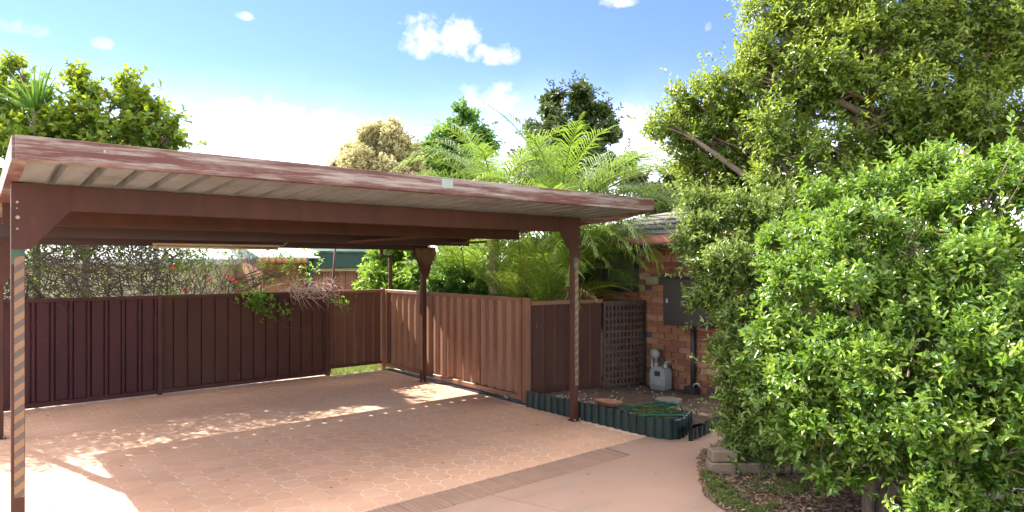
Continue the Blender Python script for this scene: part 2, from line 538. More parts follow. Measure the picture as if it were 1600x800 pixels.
G3 = lambda a, b_, c_: [(0.0, a), (0.55, b_), (1.0, c_)]
M['leaf_glossy'] = leafmat('glossy broad leaf', [(0.0, (0.034, 0.095, 0.012)), (0.5, (0.090, 0.185, 0.020)), (0.93, (0.31, 0.40, 0.065)), (1.0, (0.34, 0.24, 0.09))], 0.30, 0.36, (0.30, 0.47, 0.04), 0.6)
M['leaf_tree'] = leafmat('tree leaf', G3((0.034, 0.080, 0.010), (0.105, 0.180, 0.020), (0.32, 0.37, 0.07)), 0.30, 0.42, (0.42, 0.49, 0.05), 0.5)
M['leaf_fine'] = leafmat('small grey green leaf', G3((0.042, 0.085, 0.014), (0.125, 0.195, 0.034), (0.38, 0.44, 0.14)), 0.30, 0.32, (0.32, 0.42, 0.06), 0.4)
M['leaf_maple'] = leafmat('yellow green leaf', [(0.0, (0.035, 0.085, 0.010)), (0.5, (0.10, 0.175, 0.014)), (0.88, (0.22, 0.24, 0.030)), (1.0, (0.36, 0.15, 0.055))], 0.45, 0.42, (0.38, 0.46, 0.03), 0.35)
M['leaf_cream'] = leafmat('cream blossom', G3((0.30, 0.26, 0.12), (0.46, 0.41, 0.21), (0.62, 0.56, 0.34)), 0.7, 0.35, (0.5, 0.45, 0.2), 0.2)
M['leaf_dark'] = leafmat('dark evergreen leaf', [(0.0, (0.020, 0.042, 0.010)), (0.6, (0.050, 0.085, 0.020)), (0.9, (0.11, 0.13, 0.035)), (1.0, (0.26, 0.12, 0.06))], 0.45, 0.22, (0.2, 0.26, 0.05), 0.4)
M['leaf_green'] = leafmat('mid green leaf', G3((0.028, 0.085, 0.014), (0.065, 0.17, 0.024), (0.15, 0.27, 0.05)), 0.42, 0.35, (0.25, 0.42, 0.04), 0.4)
M['leaf_lime'] = leafmat('sunny lime leaf', G3((0.06, 0.14, 0.014), (0.13, 0.25, 0.025), (0.26, 0.38, 0.07)), 0.42, 0.42, (0.36, 0.5, 0.05), 0.4)
M['leaf_bougain'] = leafmat('sparse climber leaf', G3((0.035, 0.07, 0.014), (0.08, 0.14, 0.025), (0.2, 0.3, 0.05)), 0.5, 0.4, (0.35, 0.48, 0.05), 0.3)
M['frond'] = leafmat('palm leaflet', G3((0.042, 0.105, 0.015), (0.105, 0.190, 0.024), (0.32, 0.35, 0.065)), 0.32, 0.38, (0.32, 0.46, 0.04), 0.55)
M['frond_dry'] = leafmat('dry palm leaflet', G3((0.16, 0.10, 0.045), (0.26, 0.18, 0.08), (0.36, 0.27, 0.13)), 0.7, 0.3, (0.4, 0.28, 0.1), 0.2)
M['grass'] = leafmat('grass blade', G3((0.04, 0.085, 0.015), (0.10, 0.15, 0.03), (0.26, 0.24, 0.09)), 0.6, 0.3, (0.3, 0.36, 0.06), 0.2)
M['grass_dry'] = leafmat('dry grass blade', G3((0.20, 0.17, 0.075), (0.34, 0.29, 0.14), (0.48, 0.42, 0.24)), 0.7, 0.3, (0.45, 0.38, 0.15), 0.2)
M['litter'] = leafmat('dry leaf litter', G3((0.10, 0.055, 0.03), (0.24, 0.15, 0.09), (0.42, 0.32, 0.23)), 0.8, 0.1, (0.3, 0.2, 0.1), 0.2)


# ------------------------------------------------------------------ leaves in bulk (numpy)
def norm(a):
    return a / np.maximum(np.linalg.norm(a, axis=1, keepdims=True), 1e-9)


def mesh_np(name, V, F4, m, tint=None, origin=(0, 0, 0)):
    V = (V - np.asarray(origin)).astype(np.float32)
    me = bpy.data.meshes.new(name)
    nf = len(F4)
    me.vertices.add(len(V))
    me.vertices.foreach_set('co', V.ravel())
    me.loops.add(nf * 4)
    me.loops.foreach_set('vertex_index', F4.astype(np.int32).ravel())
    me.polygons.add(nf)
    me.polygons.foreach_set('loop_start', np.arange(0, nf * 4, 4, dtype=np.int32))
    if tint is not None:
        a = me.attributes.new('tint', 'FLOAT', 'POINT')
        a.data.foreach_set('value', tint.astype(np.float32))
    me.update(calc_edges=True)
    me.materials.append(m)
    return me


def leaves_np(P, D, N, Ln, Wd, fold=0.18, curl=0.25):
    """P base, D pointing direction, N upper side; returns verts, quads (two folded quads per leaf)"""
    n = len(P)
    D = norm(D)
    S = norm(np.cross(D, N))
    U = np.cross(S, D)
    Ln, Wd = Ln[:, None], Wd[:, None]
    b = P
    l1 = P + D * Ln * .34 - S * Wd * .5 + U * Wd * fold
    r1 = P + D * Ln * .34 + S * Wd * .5 + U * Wd * fold
    l2 = P + D * Ln * .70 - S * Wd * .38 + U * (Wd * fold - Ln * curl * .35)
    r2 = P + D * Ln * .70 + S * Wd * .38 + U * (Wd * fold - Ln * curl * .35)
    t = P + D * Ln - U * Ln * curl
    V = np.stack([b, l1, l2, t, r2, r1], 1).reshape(-1, 3)
    base = (np.arange(n) * 6)[:, None]
    F = np.concatenate([base + np.array([[0, 1, 2, 3]]), base + np.array([[0, 3, 4, 5]])], 1).reshape(-1, 4)
    return V, F


def sprigs(P, O, k, ln, wd, twig, up=0.35, spread=0.95, jit=0.35):
    """k leaves round each twig tip; P places, O outward directions. returns leaf arrays"""
    n = len(P)
    O = norm(O + np.array([0, 0, up]) + rng.normal(0, jit, (n, 3)))
    a = norm(np.cross(O, rng.normal(0, 1, (n, 3))))
    b = np.cross(O, a)
    ph0 = rng.uniform(0, 6.28, n)
    Ps, Ds, Ns, Ls, Ws, Ts = [], [], [], [], [], []
    tone = rng.beta(2, 2.4, n)
    for j in range(k):
        f = j / max(k - 1, 1)
        ph = ph0 + j * 2.4
        side = a * np.cos(ph)[:, None] + b * np.sin(ph)[:, None]
        sp = spread * (1.15 - .65 * f)
        D = norm(O * math.cos(sp) + side * math.sin(sp) + rng.normal(0, .18, (n, 3)))
        N = norm(O * .9 - D * .3 + np.array([0, 0, .55]) + rng.normal(0, .35, (n, 3)))
        Ps.append(P + O * (twig * (f - .6)) + rng.normal(0, .006, (n, 3)))
        Ds.append(D)
        Ns.append(N)
        Ls.append(ln * rng.uniform(.45, 1.25, n))
        Ws.append(wd * rng.uniform(.75, 1.2, n))
        Ts.append(np.clip(tone * .75 + f * .22 + rng.normal(0, .09, n), 0, 1))
    return tuple(np.concatenate(x) for x in (Ps, Ds, Ns, Ls, Ws, Ts))


def ribbons_np(P, D, Ln, Wd, bend, seg=4):
    """thin tapering blades that arch over"""
    n = len(P)
    D = norm(D)
    S = norm(np.cross(D, rng.normal(0, 1, (n, 3))))
    V = []
    for i in range(seg + 1):
        t = i / seg
        c = P + D * (Ln * t)[:, None] - np.array([0, 0, 1]) * (Ln * bend * t * t)[:, None]
        w = (Wd * (1 - t ** 1.6) * .5 + .0004)[:, None]
        V += [c - S * w, c + S * w]
    V = np.stack(V, 1).reshape(-1, 3)
    k = 2 * (seg + 1)
    base = (np.arange(n) * k)[:, None]
    F = np.concatenate([base + np.array([[2 * i, 2 * i + 1, 2 * i + 3, 2 * i + 2]]) for i in range(seg)], 1).reshape(-1, 4)
    return V, F, k


def rand_dirs(n):
    return norm(rng.normal(0, 1, (n, 3)))


def crown_points(clumps, per_m2, sub=10, subr=0.45, squash=0.85):
    """clumps: (centre, radius). Smaller leaf masses sit round each clump's skin; twig tips sit on those."""
    P, O = [], []
    centres = []
    for (c, r) in clumps:
        c = np.array(c)
        k = max(4, int(sub * (0.8 + 0.4 * rng.random())))
        ds = rand_dirs(k)
        for d in ds:
            rr = r * subr * rng.uniform(.7, 1.25)
            cc = c + d * np.array([1, 1, squash]) * r * rng.uniform(.45, .85)
            centres.append((cc, rr))
            n = max(6, int(per_m2 * 4 * math.pi * rr * rr))
            dd = rand_dirs(n)
            rad = rr * (rng.random(n) ** 0.33)
            P.append(cc + dd * rad[:, None] * np.array([1, 1, .85]))
            O.append(norm(dd * .8 + norm((cc - c)[None, :] + 1e-6) * .6))
    return np.concatenate(P), np.concatenate(O), centres


def make_tree(name, label, cat, base, clumps, m, leaf, per_m2, k=7, twig=0.10, sub=10, subr=0.45, trunk_r=0.08, bark='bark', limbs=None,
              group=None, up=.35, stems=1, lean=None, near=0, fork=.35, twigs=True):
    base = Vector(base)
    t = empty(name, base, label, cat, group)
    P, O, cent = crown_points(clumps, per_m2, sub, subr)
    sh = rng.random(len(P)) < .10
    P[sh] += O[sh] * rng.uniform(.3, 2.2, sh.sum())[:, None] * twig
    keep = P[:, 2] > base.z + 0.03
    P, O = P[keep], O[keep]
    mb = MB()
    top = sum((Vector(c) for c, r in clumps), Vector()) / len(clumps)
    hubs = []
    for s in range(stems):
        off = Vector((random.uniform(-1, 1), random.uniform(-1, 1), 0)) * (trunk_r * 1.6 if stems > 1 else 0)
        p0 = base + off - Vector((0, 0, .05))
        hub = base.lerp(top, fork) + off * 2
        if lean is not None:
            hub = Vector(lean[s % len(lean)])
        mid = p0.lerp(hub, .5) + Vector((random.uniform(-1, 1), random.uniform(-1, 1), 0)) * trunk_r
        mb.tube([p0, p0.lerp(mid, .3), mid, hub], [trunk_r * 1.35, trunk_r * 1.05, trunk_r * .9, trunk_r * .75], 8)
        hubs.append(hub)
    for (c, r) in clumps:
        c = Vector(c)
        h = min(hubs, key=lambda q: (q - c).length)
        w = (c - h).length
        jit = lambda a: Vector((random.uniform(-a, a), random.uniform(-a, a), random.uniform(-a, a)))
        pa, pb = h.lerp(c, .35) + jit(.10 * w) - Vector((0, 0, .04 * w)), h.lerp(c, .7) + jit(.08 * w)
        mb.tube([h, pa, pb, c + jit(r * .3)], [trunk_r * .62, trunk_r * .45, trunk_r * .30, trunk_r * .14], 6, False)
        if twigs:
            for (cc, rr) in cent:
                cc = Vector(cc)
                if (cc - c).length < r and random.random() < .8:
                    q = pb.lerp(c, random.random())
                    mb.tube([q, q.lerp(cc, .5) + jit(.12 * r), cc], [trunk_r * .2, trunk_r * .14, trunk_r * .06], 4, False)
    trunk = mb.build('trunk', M[bark], t, True)
    near_set = None
    if near:                                         # the sprigs that show largest are pieces of their own
        dist = np.linalg.norm(P - np.array([0, 0, EYE]), axis=1)
        near_set = np.argsort(dist)[:near]
        rest = np.setdiff1d(np.arange(len(P)), near_set)
    else:
        rest = np.arange(len(P))
    A = sprigs(P[rest], O[rest], k, leaf[0], leaf[1], twig, up)
    V, F = leaves_np(*A[:5])
    crown = link('crown', mesh_np('crown', V, F, m, np.repeat(A[5], 6), base), t, base)
    if near:
        crown['kind'] = 'stuff'
        protos = []
        for q in range(8):
            B = sprigs(np.zeros((1, 3)), np.array([[0, 0, 1.0]]), k, leaf[0], leaf[1], twig, .1)
            V, F = leaves_np(*B[:5])
            nb_ = np.arange(k) * 6                          # a twig ties the leaf bases together
            E = V[nb_] + np.array([.0025, .0015, 0])
            n0 = len(V)
            tw = np.array([(nb_[j], nb_[j + 1], n0 + j + 1, n0 + j) for j in range(k - 1)])
            V, F = np.concatenate([V, E]), np.concatenate([F, tw])
            protos.append(mesh_np('leaf_sprig', V, F, m, np.concatenate([np.repeat(B[5], 6), np.full(k, .5)])))
        for i in near_set:
            o = link('leaf_sprig', random.choice(protos), t, P[i])
            dv = Vector(O[i]) + Vector((0, 0, up))
            o.rotation_euler = dv.to_track_quat('Z', 'Y').to_euler()
            o.rotation_euler.rotate_axis('Z', random.uniform(0, 6))
    return t


def pxc(lst):
    """clumps measured in the photograph: (px, py, radius px, distance m)"""
    return [(at(x, y, d), r / 1022 * d) for (x, y, r, d) in lst]


# ------------------------------------------------------------------ ground
mb = MB()
mb.add([(-300, -300, -0.05), (600, -300, -0.05), (600, 600, -0.05), (-300, 600, -0.05)], [(0, 1, 2, 3)])
structure('ground', mb, M['lawn'])
# driveway slab: trowelled concrete in front, stencilled paving under the carport
mb = MB()
mb.box((-8, -6, -0.12), (9.5, 4.128, 0.0))
structure('driveway', mb, M['concrete'])
mb = MB()
mb.box((-3, 4.472, -0.12), (4.60, 10.45, -0.004))
mb.box((4.6005, 4.472, -0.12), (7.70, 10.20, -0.004))
pave = structure('pavement', mb, M['grout'])
mb = MB()
mb.box((4.95, 4.136, -0.12), (7.70, 4.464, -0.004))
structure('pavement_apron', mb, M['concrete'])
mb = MB()
mb.box((-3, 4.132, -0.12), (4.945, 4.468, -0.014))
stripo = structure('border_strip', mb, M['strip_base'])
# border strip slats
sl = MB()
sl.box((-.019, -.160, -0.012), (.019, .160, 0.0), 0.004)
slm = sl.mesh('slat', M['strip'])
for i in range(95):
    x = 0.95 + i * 0.0415
    o = link('slat', slm, stripo, (x, 4.30 + random.uniform(-.003, .003), -0.0015 + random.uniform(-.002, .0015)))
    o.rotation_euler.z = random.uniform(-.02, .02)
# control joint across the driveway and tyre-worn groove
mb = MB()
mb.beam((3.22, 4.12, 0.0015), (4.1, 1.3, 0.0015), 0.007, 0.003)
structure('control_joint', mb, M['strip_base'])

# stencilled octagons and squares
PITCH, GAP = 0.207, 0.011
A_ = PITCH / (1 + math.sqrt(2)) / 2                    # half side of the octagon
half = PITCH / 2 - GAP / 2


def octagon(h, a, jitter=0.0):
    pts = [(h, -a), (h, a), (a, h), (-a, h), (-h, a), (-h, -a), (-a, -h), (a, -h)]
    return [(x + random.uniform(-jitter, jitter), y + random.uniform(-jitter, jitter)) for x, y in pts]


octs, sqs = [], []
for i in range(-14, 40):
    for j in range(0, 28):
        x, y = i * PITCH + 0.05, 4.472 + PITCH / 2 + j * PITCH
        if x < 0.0 or x > 7.6 or y > (10.36 if x < 4.5 else 10.1):
            continue
        inbed = (x > 5.5 and y > 4.1)
        if not inbed:
            octs.append((x, y))
        if x + PITCH / 2 < 5.5 and j > 0:
            sqs.append((x + PITCH / 2, y - PITCH / 2))
inview = lambda p: abs(.768 * p[0] - .64 * p[1]) < .80 * (.64 * p[0] + .768 * p[1])
octs = [p for p in octs if inview(p)]
sqs = [p for p in sqs if inview(p)]
dcam = lambda p: .64 * p[0] + .768 * p[1]
octs.sort(key=dcam)
sqs.sort(key=dcam)
ovar = []
for q in range(5):
    mb = MB()
    mb.prism([(x, y, -0.010) for x, y in octagon(half, A_, .0025)], (0, 0, 0.0078))
    ovar.append(mb.mesh('paver', M['paver']))
svar = []
for q in range(3):
    h = A_ * math.sqrt(2) - GAP * .62
    mb = MB()
    mb.prism([(x + random.uniform(-.002, .002), y + random.uniform(-.002, .002), -0.010) for x, y in ((h, 0), (0, h), (-h, 0), (0, -h))], (0, 0, 0.0078))
    svar.append(mb.mesh('small_paver', M['paver']))
for p in octs[:300]:
    link('paver', random.choice(ovar), pave, (p[0], p[1], random.uniform(-.0008, .0006)))
for p in sqs[:250]:
    link('small_paver', random.choice(svar), pave, (p[0], p[1], random.uniform(-.0008, .0006)))
mb = MB()
for p in octs[300:]:
    mb.prism([(p[0] + x, p[1] + y, -0.010) for x, y in octagon(half, A_, .0025)], (0, 0, 0.0078))
for p in sqs[250:]:
    h = A_ * math.sqrt(2) - GAP * .62
    mb.prism([(p[0] + x, p[1] + y, -0.010) for x, y in ((h, 0), (0, h), (-h, 0), (0, -h))], (0, 0, 0.0078))
for p in octs:                                         # half squares closing the front edge
    if p[1] < 4.472 + PITCH * .6:
        h = A_ * math.sqrt(2) - GAP * .62
        x = p[0] + PITCH / 2
        mb.prism([(x - h, 4.474, -.010), (x + h, 4.474, -.010), (x, 4.472 + h, -.010)], (0, 0, .0078))
o = mb.build('pavers', M['paver'], pave)
o['kind'] = 'stuff'


# ------------------------------------------------------------------ ribbed steel sheets
def ribbed(x0, x1, z0, z1, pitch=0.2, rib=0.034, slope=0.016, depth=0.030, thick=0.004, phase=0.0, dent=0.0, groove=0.0):
    """outline along x (0 = pan, depth = rib), from z0 to z1; returns verts in (along, out, z) and faces"""
    prof = [(x0, 0.0)]
    k = math.floor((x0 - phase) / pitch)
    while True:
        c = phase + k * pitch
        k += 1
        for (dx, h) in ((-rib / 2 - slope, 0), (-rib / 2, depth), (rib / 2, depth), (rib / 2 + slope, 0)):
            if x0 + 1e-4 < c + dx < x1 - 1e-4:
                prof.append((c + dx, h))
        if c > x1 + pitch:
            break
    if groove:
        prof = [(x0, 0.0)]
        k = math.floor((x0 - phase) / pitch)
        while phase + k * pitch < x1 + pitch:
            c = phase + k * pitch
            k += 1
            gs = (c - rib / 2, c + rib / 2) if rib > .04 else (c,)
            for g_ in gs:
                for (dx, h) in ((-.011, 0), (-.005, -groove), (.005, -groove), (.011, 0)):
                    if x0 + 1e-4 < g_ + dx < x1 - 1e-4:
                        prof.append((g_ + dx, h + (depth * .5 if (len(gs) == 2 and ((g_ < c and dx > .01) or (g_ > c and dx < -.01))) else 0)))
    prof.append((x1, 0.0))
    n = len(prof)
    vs, fs = [], []
    rows = [0, .25, .5, .75, 1] if dent else [0, 1]
    for th in (0.0, -thick):
        for f in rows:
            z = z0 + (z1 - z0) * f
            for (x, h) in prof:
                w = random.uniform(-dent, dent) if (dent and 0 < f < 1) else 0
                vs.append((x, h + th + w, z))
    m_ = len(rows)
    for r_ in range(m_ - 1):
        for i in range(n - 1):
            a = r_ * n + i
            fs.append((a, a + 1, a + n + 1, a + n))
            b_ = m_ * n + a
            fs.append((b_, b_ + n, b_ + n + 1, b_ + 1))
    for i in range(n - 1):
        a, b_ = i, m_ * n + i
        fs.append((a, b_, b_ + 1, a + 1))
        a, b_ = (m_ - 1) * n + i, m_ * n + (m_ - 1) * n + i
        fs.append((a, a + 1, b_ + 1, b_))
    return vs, fs


def sheet_mb(kind, plane, *a, flip=1, **k):
    vs, fs = ribbed(*a, **k)
    if kind == 'y':                                  # runs along x, ribs point to -y
        vs = [(x, plane - h * flip, z) for (x, h, z) in vs]
    else:                                            # runs along y, ribs point to -x
        vs = [(plane - h * flip, x, z) for (x, h, z) in vs]
    return MB().add(vs, fs)


# ------------------------------------------------------------------ back fence
FV = 10.33
bf = empty('back_fence', (2.1, FV, 0), 'long plum brown ribbed steel fence across the back of the carport', 'fence')
for (x0, x1, ph, mt, rb) in [(-2.95, -0.37, .0, 'fence_red', .05), (-0.33, 2.07, .05, 'fence_red', .05), (2.13, 4.57, .02, 'fence', .024)]:
    k = 3
    w = (x1 - x0) / k
    for i in range(k):
        mb = sheet_mb('y', FV + (.006 if i % 2 else 0), x0 + i * w - .004, x0 + (i + 1) * w + .004, 0.05, 1.375, phase=ph, rib=rb, pitch=.2 if mt == 'fence_red' else .188, dent=.0016, groove=.024)
        mb.build('panel', M[mt], bf)
    MB().box((x0, FV - .045, 1.352), (x1, FV + .02, 1.402), .004).build('top_rail', M[mt], bf)
    MB().box((x0, FV - .045, 0.012), (x1, FV + .02, 0.072), .004).build('bottom_rail', M[mt], bf)
for x in (-2.99, -0.35, 2.10, 4.60):
    MB().box((x - .028, FV - .052, -.05), (x + .028, FV + .03, 1.41), .004).build('post', M['fence_red' if x < 2 else 'fence'], bf)
# dents' screws left out; short raised section beside the gate
sf = empty('raised_fence_section', (5.1, FV, 0), 'short raised brown fence section in the corner with sunny grass showing below', 'fence')
for (a, b_) in ((4.635, 5.13), (5.134, 5.60)):
    sheet_mb('y', FV, a, b_, 0.135, 1.375, phase=.06, rib=.022, pitch=.18).build('panel', M['corner'], sf)
MB().box((4.632, FV - .045, 1.352), (5.60, FV + .02, 1.40), .004).build('top_rail', M['gate'], sf)
MB().box((4.632, FV - .045, 0.10), (5.60, FV + .02, 0.145), .004).build('bottom_rail', M['fence'], sf)
MB().box((5.604, FV - .055, -.05), (5.665, FV + .02, 1.42), .004).build('post', M['gate'], sf)

# ------------------------------------------------------------------ sliding gate
GU = 5.68
gt = empty('sliding_gate', (GU, 8.4, 0), 'brown ribbed steel driveway gate with sun stripes, behind the rear carport post', 'gate')
n = 4
g0, g1 = 6.62, 10.17
for i in range(n):
    w = (g1 - g0) / n
    sheet_mb('x', GU, g0 + i * w, g0 + (i + 1) * w - .001, 0.10, 1.36, phase=.05, rib=.030, slope=.056, depth=.026, pitch=.196).build('panel', M['gate'], gt)
MB().box((GU - .05, g0, 1.345), (GU + .03, g1, 1.40), .004).build('top_rail', M['gate'], gt)
MB().box((GU - .05, g0, 0.055), (GU + .03, g1, 0.115), .004).build('bottom_rail', M['gate'], gt)
for y in (g0 - .025, g1 + .025):
    MB().box((GU - .055, y - .024, 0.05), (GU + .03, y + .024, 1.402), .004).build('stile', M['gate'], gt)
for y in (6.9, 9.7):
    mb = MB()
    mb.tube([(GU - .03, y, .042), (GU + .01, y, .042)], .04, 12)
    mb.build('roller', M['galv'], gt)
mb = MB()
mb.box((GU - .075, 6.4, 0.003), (GU + .055, 10.2, 0.014))
o = mb.build('gate_track', M['fence'])
tag(o, 'low brown steel guide rail on the paving under the gate', 'rail')
mb = MB()
mb.box((GU - .045, 6.47, -.05), (GU + .035, 6.56, 1.40), .005)
o = mb.build('gate_post', M['gate'])
tag(o, 'brown steel gate post where the green garden edging starts', 'post')

# ------------------------------------------------------------------ side fence panel and lattice
S0, S1 = Vector((5.72, 6.50, 0)), Vector((7.70, 6.20, 0))
sd = (S1 - S0).normalized()
sn = Vector((sd.y, -sd.x, 0))                           # towards the camera side
LSPLIT = 1.20                                          # panel length, lattice after it
slen = (S1 - S0).length


def on_side(a, h, z):
    return S0 + sd * a + sn * h + Vector((0, 0, z))


pf = empty('side_fence', S0, 'plain brown steel fence panel between the gate post and the dark lattice', 'fence')
for (a, b_) in ((0.0, .6), (.604, LSPLIT)):
    vs, fs = ribbed(a, b_, 0.05, 1.31, phase=.02, rib=.02, depth=.014, pitch=.2)
    MB().add([on_side(x, h, z) for (x, h, z) in vs], fs).build('panel', M['fence'], pf)
MB().beam(on_side(0, .01, 1.325), on_side(LSPLIT, .01, 1.325), .06, .05).build('top_rail', M['gate'], pf)
lt = empty('lattice_screen', on_side(1.6, 0, 0), 'dark brown square lattice screen against the brick wall', 'lattice')
LA, LB = LSPLIT + .03, slen - .02
nv = 11
for i in range(nv):
    a = LA + .03 + (LB - LA - .06) * i / (nv - 1)
    MB().beam(on_side(a, .012, .09), on_side(a, .012, 1.27), .012, .036, up=tuple(sd)).build('slat', M['lattice'], lt)
nh = 13
for i in range(nh):
    z = .11 + 1.15 * i / (nh - 1)
    MB().beam(on_side(LA, .026, z), on_side(LB, .026, z), .012, .036).build('slat', M['lattice'], lt)
MB().beam(on_side(LA - .02, .012, 1.295), on_side(LB + .01, .012, 1.295), .07, .045).build('top_rail', M['lattice'], lt)
MB().beam(on_side(LB, .02, .02), on_side(LB, .02, 1.315), .05, .05, up=tuple(sd)).build('end_post', M['dark'], lt)
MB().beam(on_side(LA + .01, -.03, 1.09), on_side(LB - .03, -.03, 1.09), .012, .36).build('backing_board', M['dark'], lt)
mb = MB()
mb.tube([on_side(1.36, -.25, 0), on_side(1.36, -.25, 1.2)], .055, 12)
tag(mb.build('pale_pipe', M['cream'], None, True), 'pale upright pipe half hidden behind the lattice', 'pipe')

# ------------------------------------------------------------------ carport
PX0, PX1, PY0, PY1 = 0.26, 5.50, 5.46, 8.78
SL = -0.047                                            # fall of the roof towards the back


def under(y):
    return 2.388 + SL * (y - PY0)


cp = empty('carport', (2.9, 7.0, 0), 'maroon flat roofed steel carport with weathered fascia and striped front posts', 'carport')
PW = .0375
for (x, y) in ((PX0, PY0), (PX1, PY0), (PX0, PY1), (PX1, PY1)):
    p = MB().box((x - PW, y - PW, 0), (x + PW, y + PW, under(y) - .004), .004).build('post', M['steel'], cp)
    MB().box((x - .055, y - .055, 0.0), (x + .055, y + .055, .012), .002).build('base_plate', M['steel'], p)
    for (bx, by) in ((-.042, -.046), (.042, -.046)):
        mbb = MB()
        mbb.tube([(x + bx, y + by - .012, .012), (x + bx, y + by - .012, .035)], .009, 6)
        mbb.build('bolt', M['bolt'], p)
    if y == PY0:
        zt, zb = (1.90, .30) if x == PX0 else (1.93, .42)
        MB().box((x - .020, y - PW - .0025, zb), (x + PW - .003, y - PW - .0005, zt)).build('hazard_tape', M['tape'], p)
        MB().box((x - PW + .001, y - PW - .002, 1.845 if x == PX0 else 1.80), (x + PW - .001, y - PW + .001, 1.945)).build('old_paint', M['greenpaint'], p)
# beams (C sections) along the front, two purlins, rear beam
BZ = {PY0: 2.212, 6.60: 2.165, 7.72: 2.105, PY1: 2.060}
for y, zb in BZ.items():
    zt = under(y) - .002
    x0, x1 = (PX0 - PW, PX1 + PW) if y == PY0 else (0.215, 5.60 if y < PY1 else 5.55)
    yf = y - PW - .006 if y == PY0 else y - .03
    mb = MB()
    if y in (PY0, PY1):                                # kept in front of the posts
        yf = y - PW - .030
        mb.box((x0, yf, zb), (x1, y - PW - .004, zt), .004)
    else:
        mb.box((x0, yf, zb), (x1, yf + .012, zt))
        mb.box((x0, yf + .0125, zb), (x1, yf + .065, zb + .012))
        mb.box((x0, yf + .0125, zt - .012), (x1, yf + .065, zt))
    mb.build('beam', M['steel' if y in (PY0, 6.60) else 'steel_shade'], cp)
# gusset plates
GY = PY0 - PW - .036


def gusset(pts, y, th=.006):
    return MB().prism([(x, y, z) for x, z in pts], (0, th, 0)).build('gusset_plate', M['steel'], cp)


g = gusset([(PX0 - PW, 2.383), (PX0 + .285, 2.383), (PX0 + .285, 2.210), (PX0 + .062, 1.945), (PX0 - PW, 1.945)], GY)
for (dx, z, r_) in ((-.006, 2.255, .008), (-.008, 2.215, .005), (-.004, 2.155, .012), (-.006, 2.08, .007)):
    mbb = MB()
    mbb.tube([(PX0 + dx, GY - .007, z), (PX0 + dx, GY + .001, z)], r_, 10)
    mbb.build('bolt', M['bolt'], g)
g = gusset([(PX1 + PW, 2.383), (PX1 - .30, 2.383), (PX1 - .30, 2.211), (PX1 - .27, 2.15), (PX1 - PW - .05, 1.95), (PX1 + PW, 1.90)], GY)
for (dx, z) in ((.012, 2.28), (.014, 2.16), (.012, 2.05)):
    mbb = MB()
    mbb.tube([(PX1 + dx, GY - .006, z), (PX1 + dx, GY + .001, z)], .008, 8)
    mbb.build('bolt', M['bolt'], g)
gy = PY1 - PW - .036
gusset([(PX1 - .22, 2.10), (PX1 + .17, 2.10), (PX1 + .17, 2.03), (PX1 + .045, 1.62), (PX1 - .045, 1.62), (PX1 - .22, 2.03)], gy)
gusset([(PX0 - .05, 2.10), (PX0 + .20, 2.10), (PX0 + .20, 2.03), (PX0 + .045, 1.62), (PX0 - .05, 1.62)], gy)
# diagonal brace under the roof
MB().beam((3.6, 7.78, 2.115), (4.75, 7.0, 2.21), .05, .03).build('brace', M['steel'], cp)
MB().beam((5.0, 8.0, 2.12), (5.65, 7.35, 2.16), .05, .03).build('brace', M['steel'], cp)
# roof pans, each a sheet with raised ribs; run front to back
RX0, RX1, RY0, RY1 = 0.215, 5.775, 4.54, 9.98
npan = 28
pw = (RX1 - RX0) / npan
for i in range(npan):
    x0 = RX0 + i * pw
    prof = [(0, .062), (.034, .062), (.046, 0), (pw - .012, 0), (pw - .001, .062)]
    vs, fs = [], []
    for y in (RY0, RY1):
        for th in (0, .005):
            vs += [(x0 + a, y, under(y) + h + th) for a, h in prof]
    k = len(prof)
    for j in range(k - 1):
        fs += [(j, j + 1, 2 * k + j + 1, 2 * k + j), (k + j, 3 * k + j, 3 * k + j + 1, k + j + 1), (j, k + j, k + j + 1, j + 1)]
    MB().add(vs, fs).build('roof_panel', M['zinc'], cp)
# fascia all round
fb = under(RY0) - .005
ft = 2.562
fr = MB()
fr.box((RX0 - .012, RY0 - .03, fb), (RX1 + .012, RY0 - .004, ft), .003)
fr.box((RX0 - .012, RY0 - .0035, fb), (RX1 + .012, RY0 + .045, fb + .004))
ff = fr.build('front_fascia', M['fascia'], cp)
ff['label'] = 'maroon front fascia with chalky white worn streaks'
MB().box((3.005, RY0 - .0325, 2.478), (3.115, RY0 - .0302, 2.552)).build('paint_patch', M['patch'], ff)
MB().box((.62, RY0 - .033, 2.505), (.632, RY0 - .0302, 2.522)).build('screw', M['bolt'], ff)
for x, nm_ in ((RX0, 'side_fascia'), (RX1, 'side_fascia')):
    sgn = -1 if x == RX0 else 1
    y1 = RY1 + .05
    mb = MB()
    a0, a1 = x + sgn * .002, x + sgn * .026
    lo = .055 if x == RX1 else 0.0
    mb.prism([(a0, RY0 - .002, fb), (a0, RY0 + .5, fb - lo + SL * .5), (a0, y1, fb - lo + SL * (y1 - RY0)), (a0, y1, ft + SL * (y1 - RY0)), (a0, RY0 - .002, ft)], (a1 - a0, 0, 0))
    b0 = x - sgn * .045
    mb.prism([(a0 - sgn * .0, RY0 + .05, fb - .001), (a0, y1, fb - .001 + SL * (y1 - RY0 - .05)), (b0, y1, fb - .001 + SL * (y1 - RY0 - .05)), (b0, RY0 + .05, fb - .001)], (0, 0, .004))
    mb.build(nm_, M['fascia'], cp)
gu = MB()
gz = under(RY1) - .075
gu.prism([(RX0, RY1 + .005, gz + .11), (RX0, RY1 + .005, gz), (RX0, RY1 + .10, gz), (RX0, RY1 + .115, gz + .13), (RX0, RY1 + .108, gz + .13), (RX0, RY1 + .094, gz + .006), (RX0, RY1 + .011, gz + .006), (RX0, RY1 + .011, gz + .11)], (RX1 - RX0, 0, 0))
gu.build('gutter', M['steel'], cp)
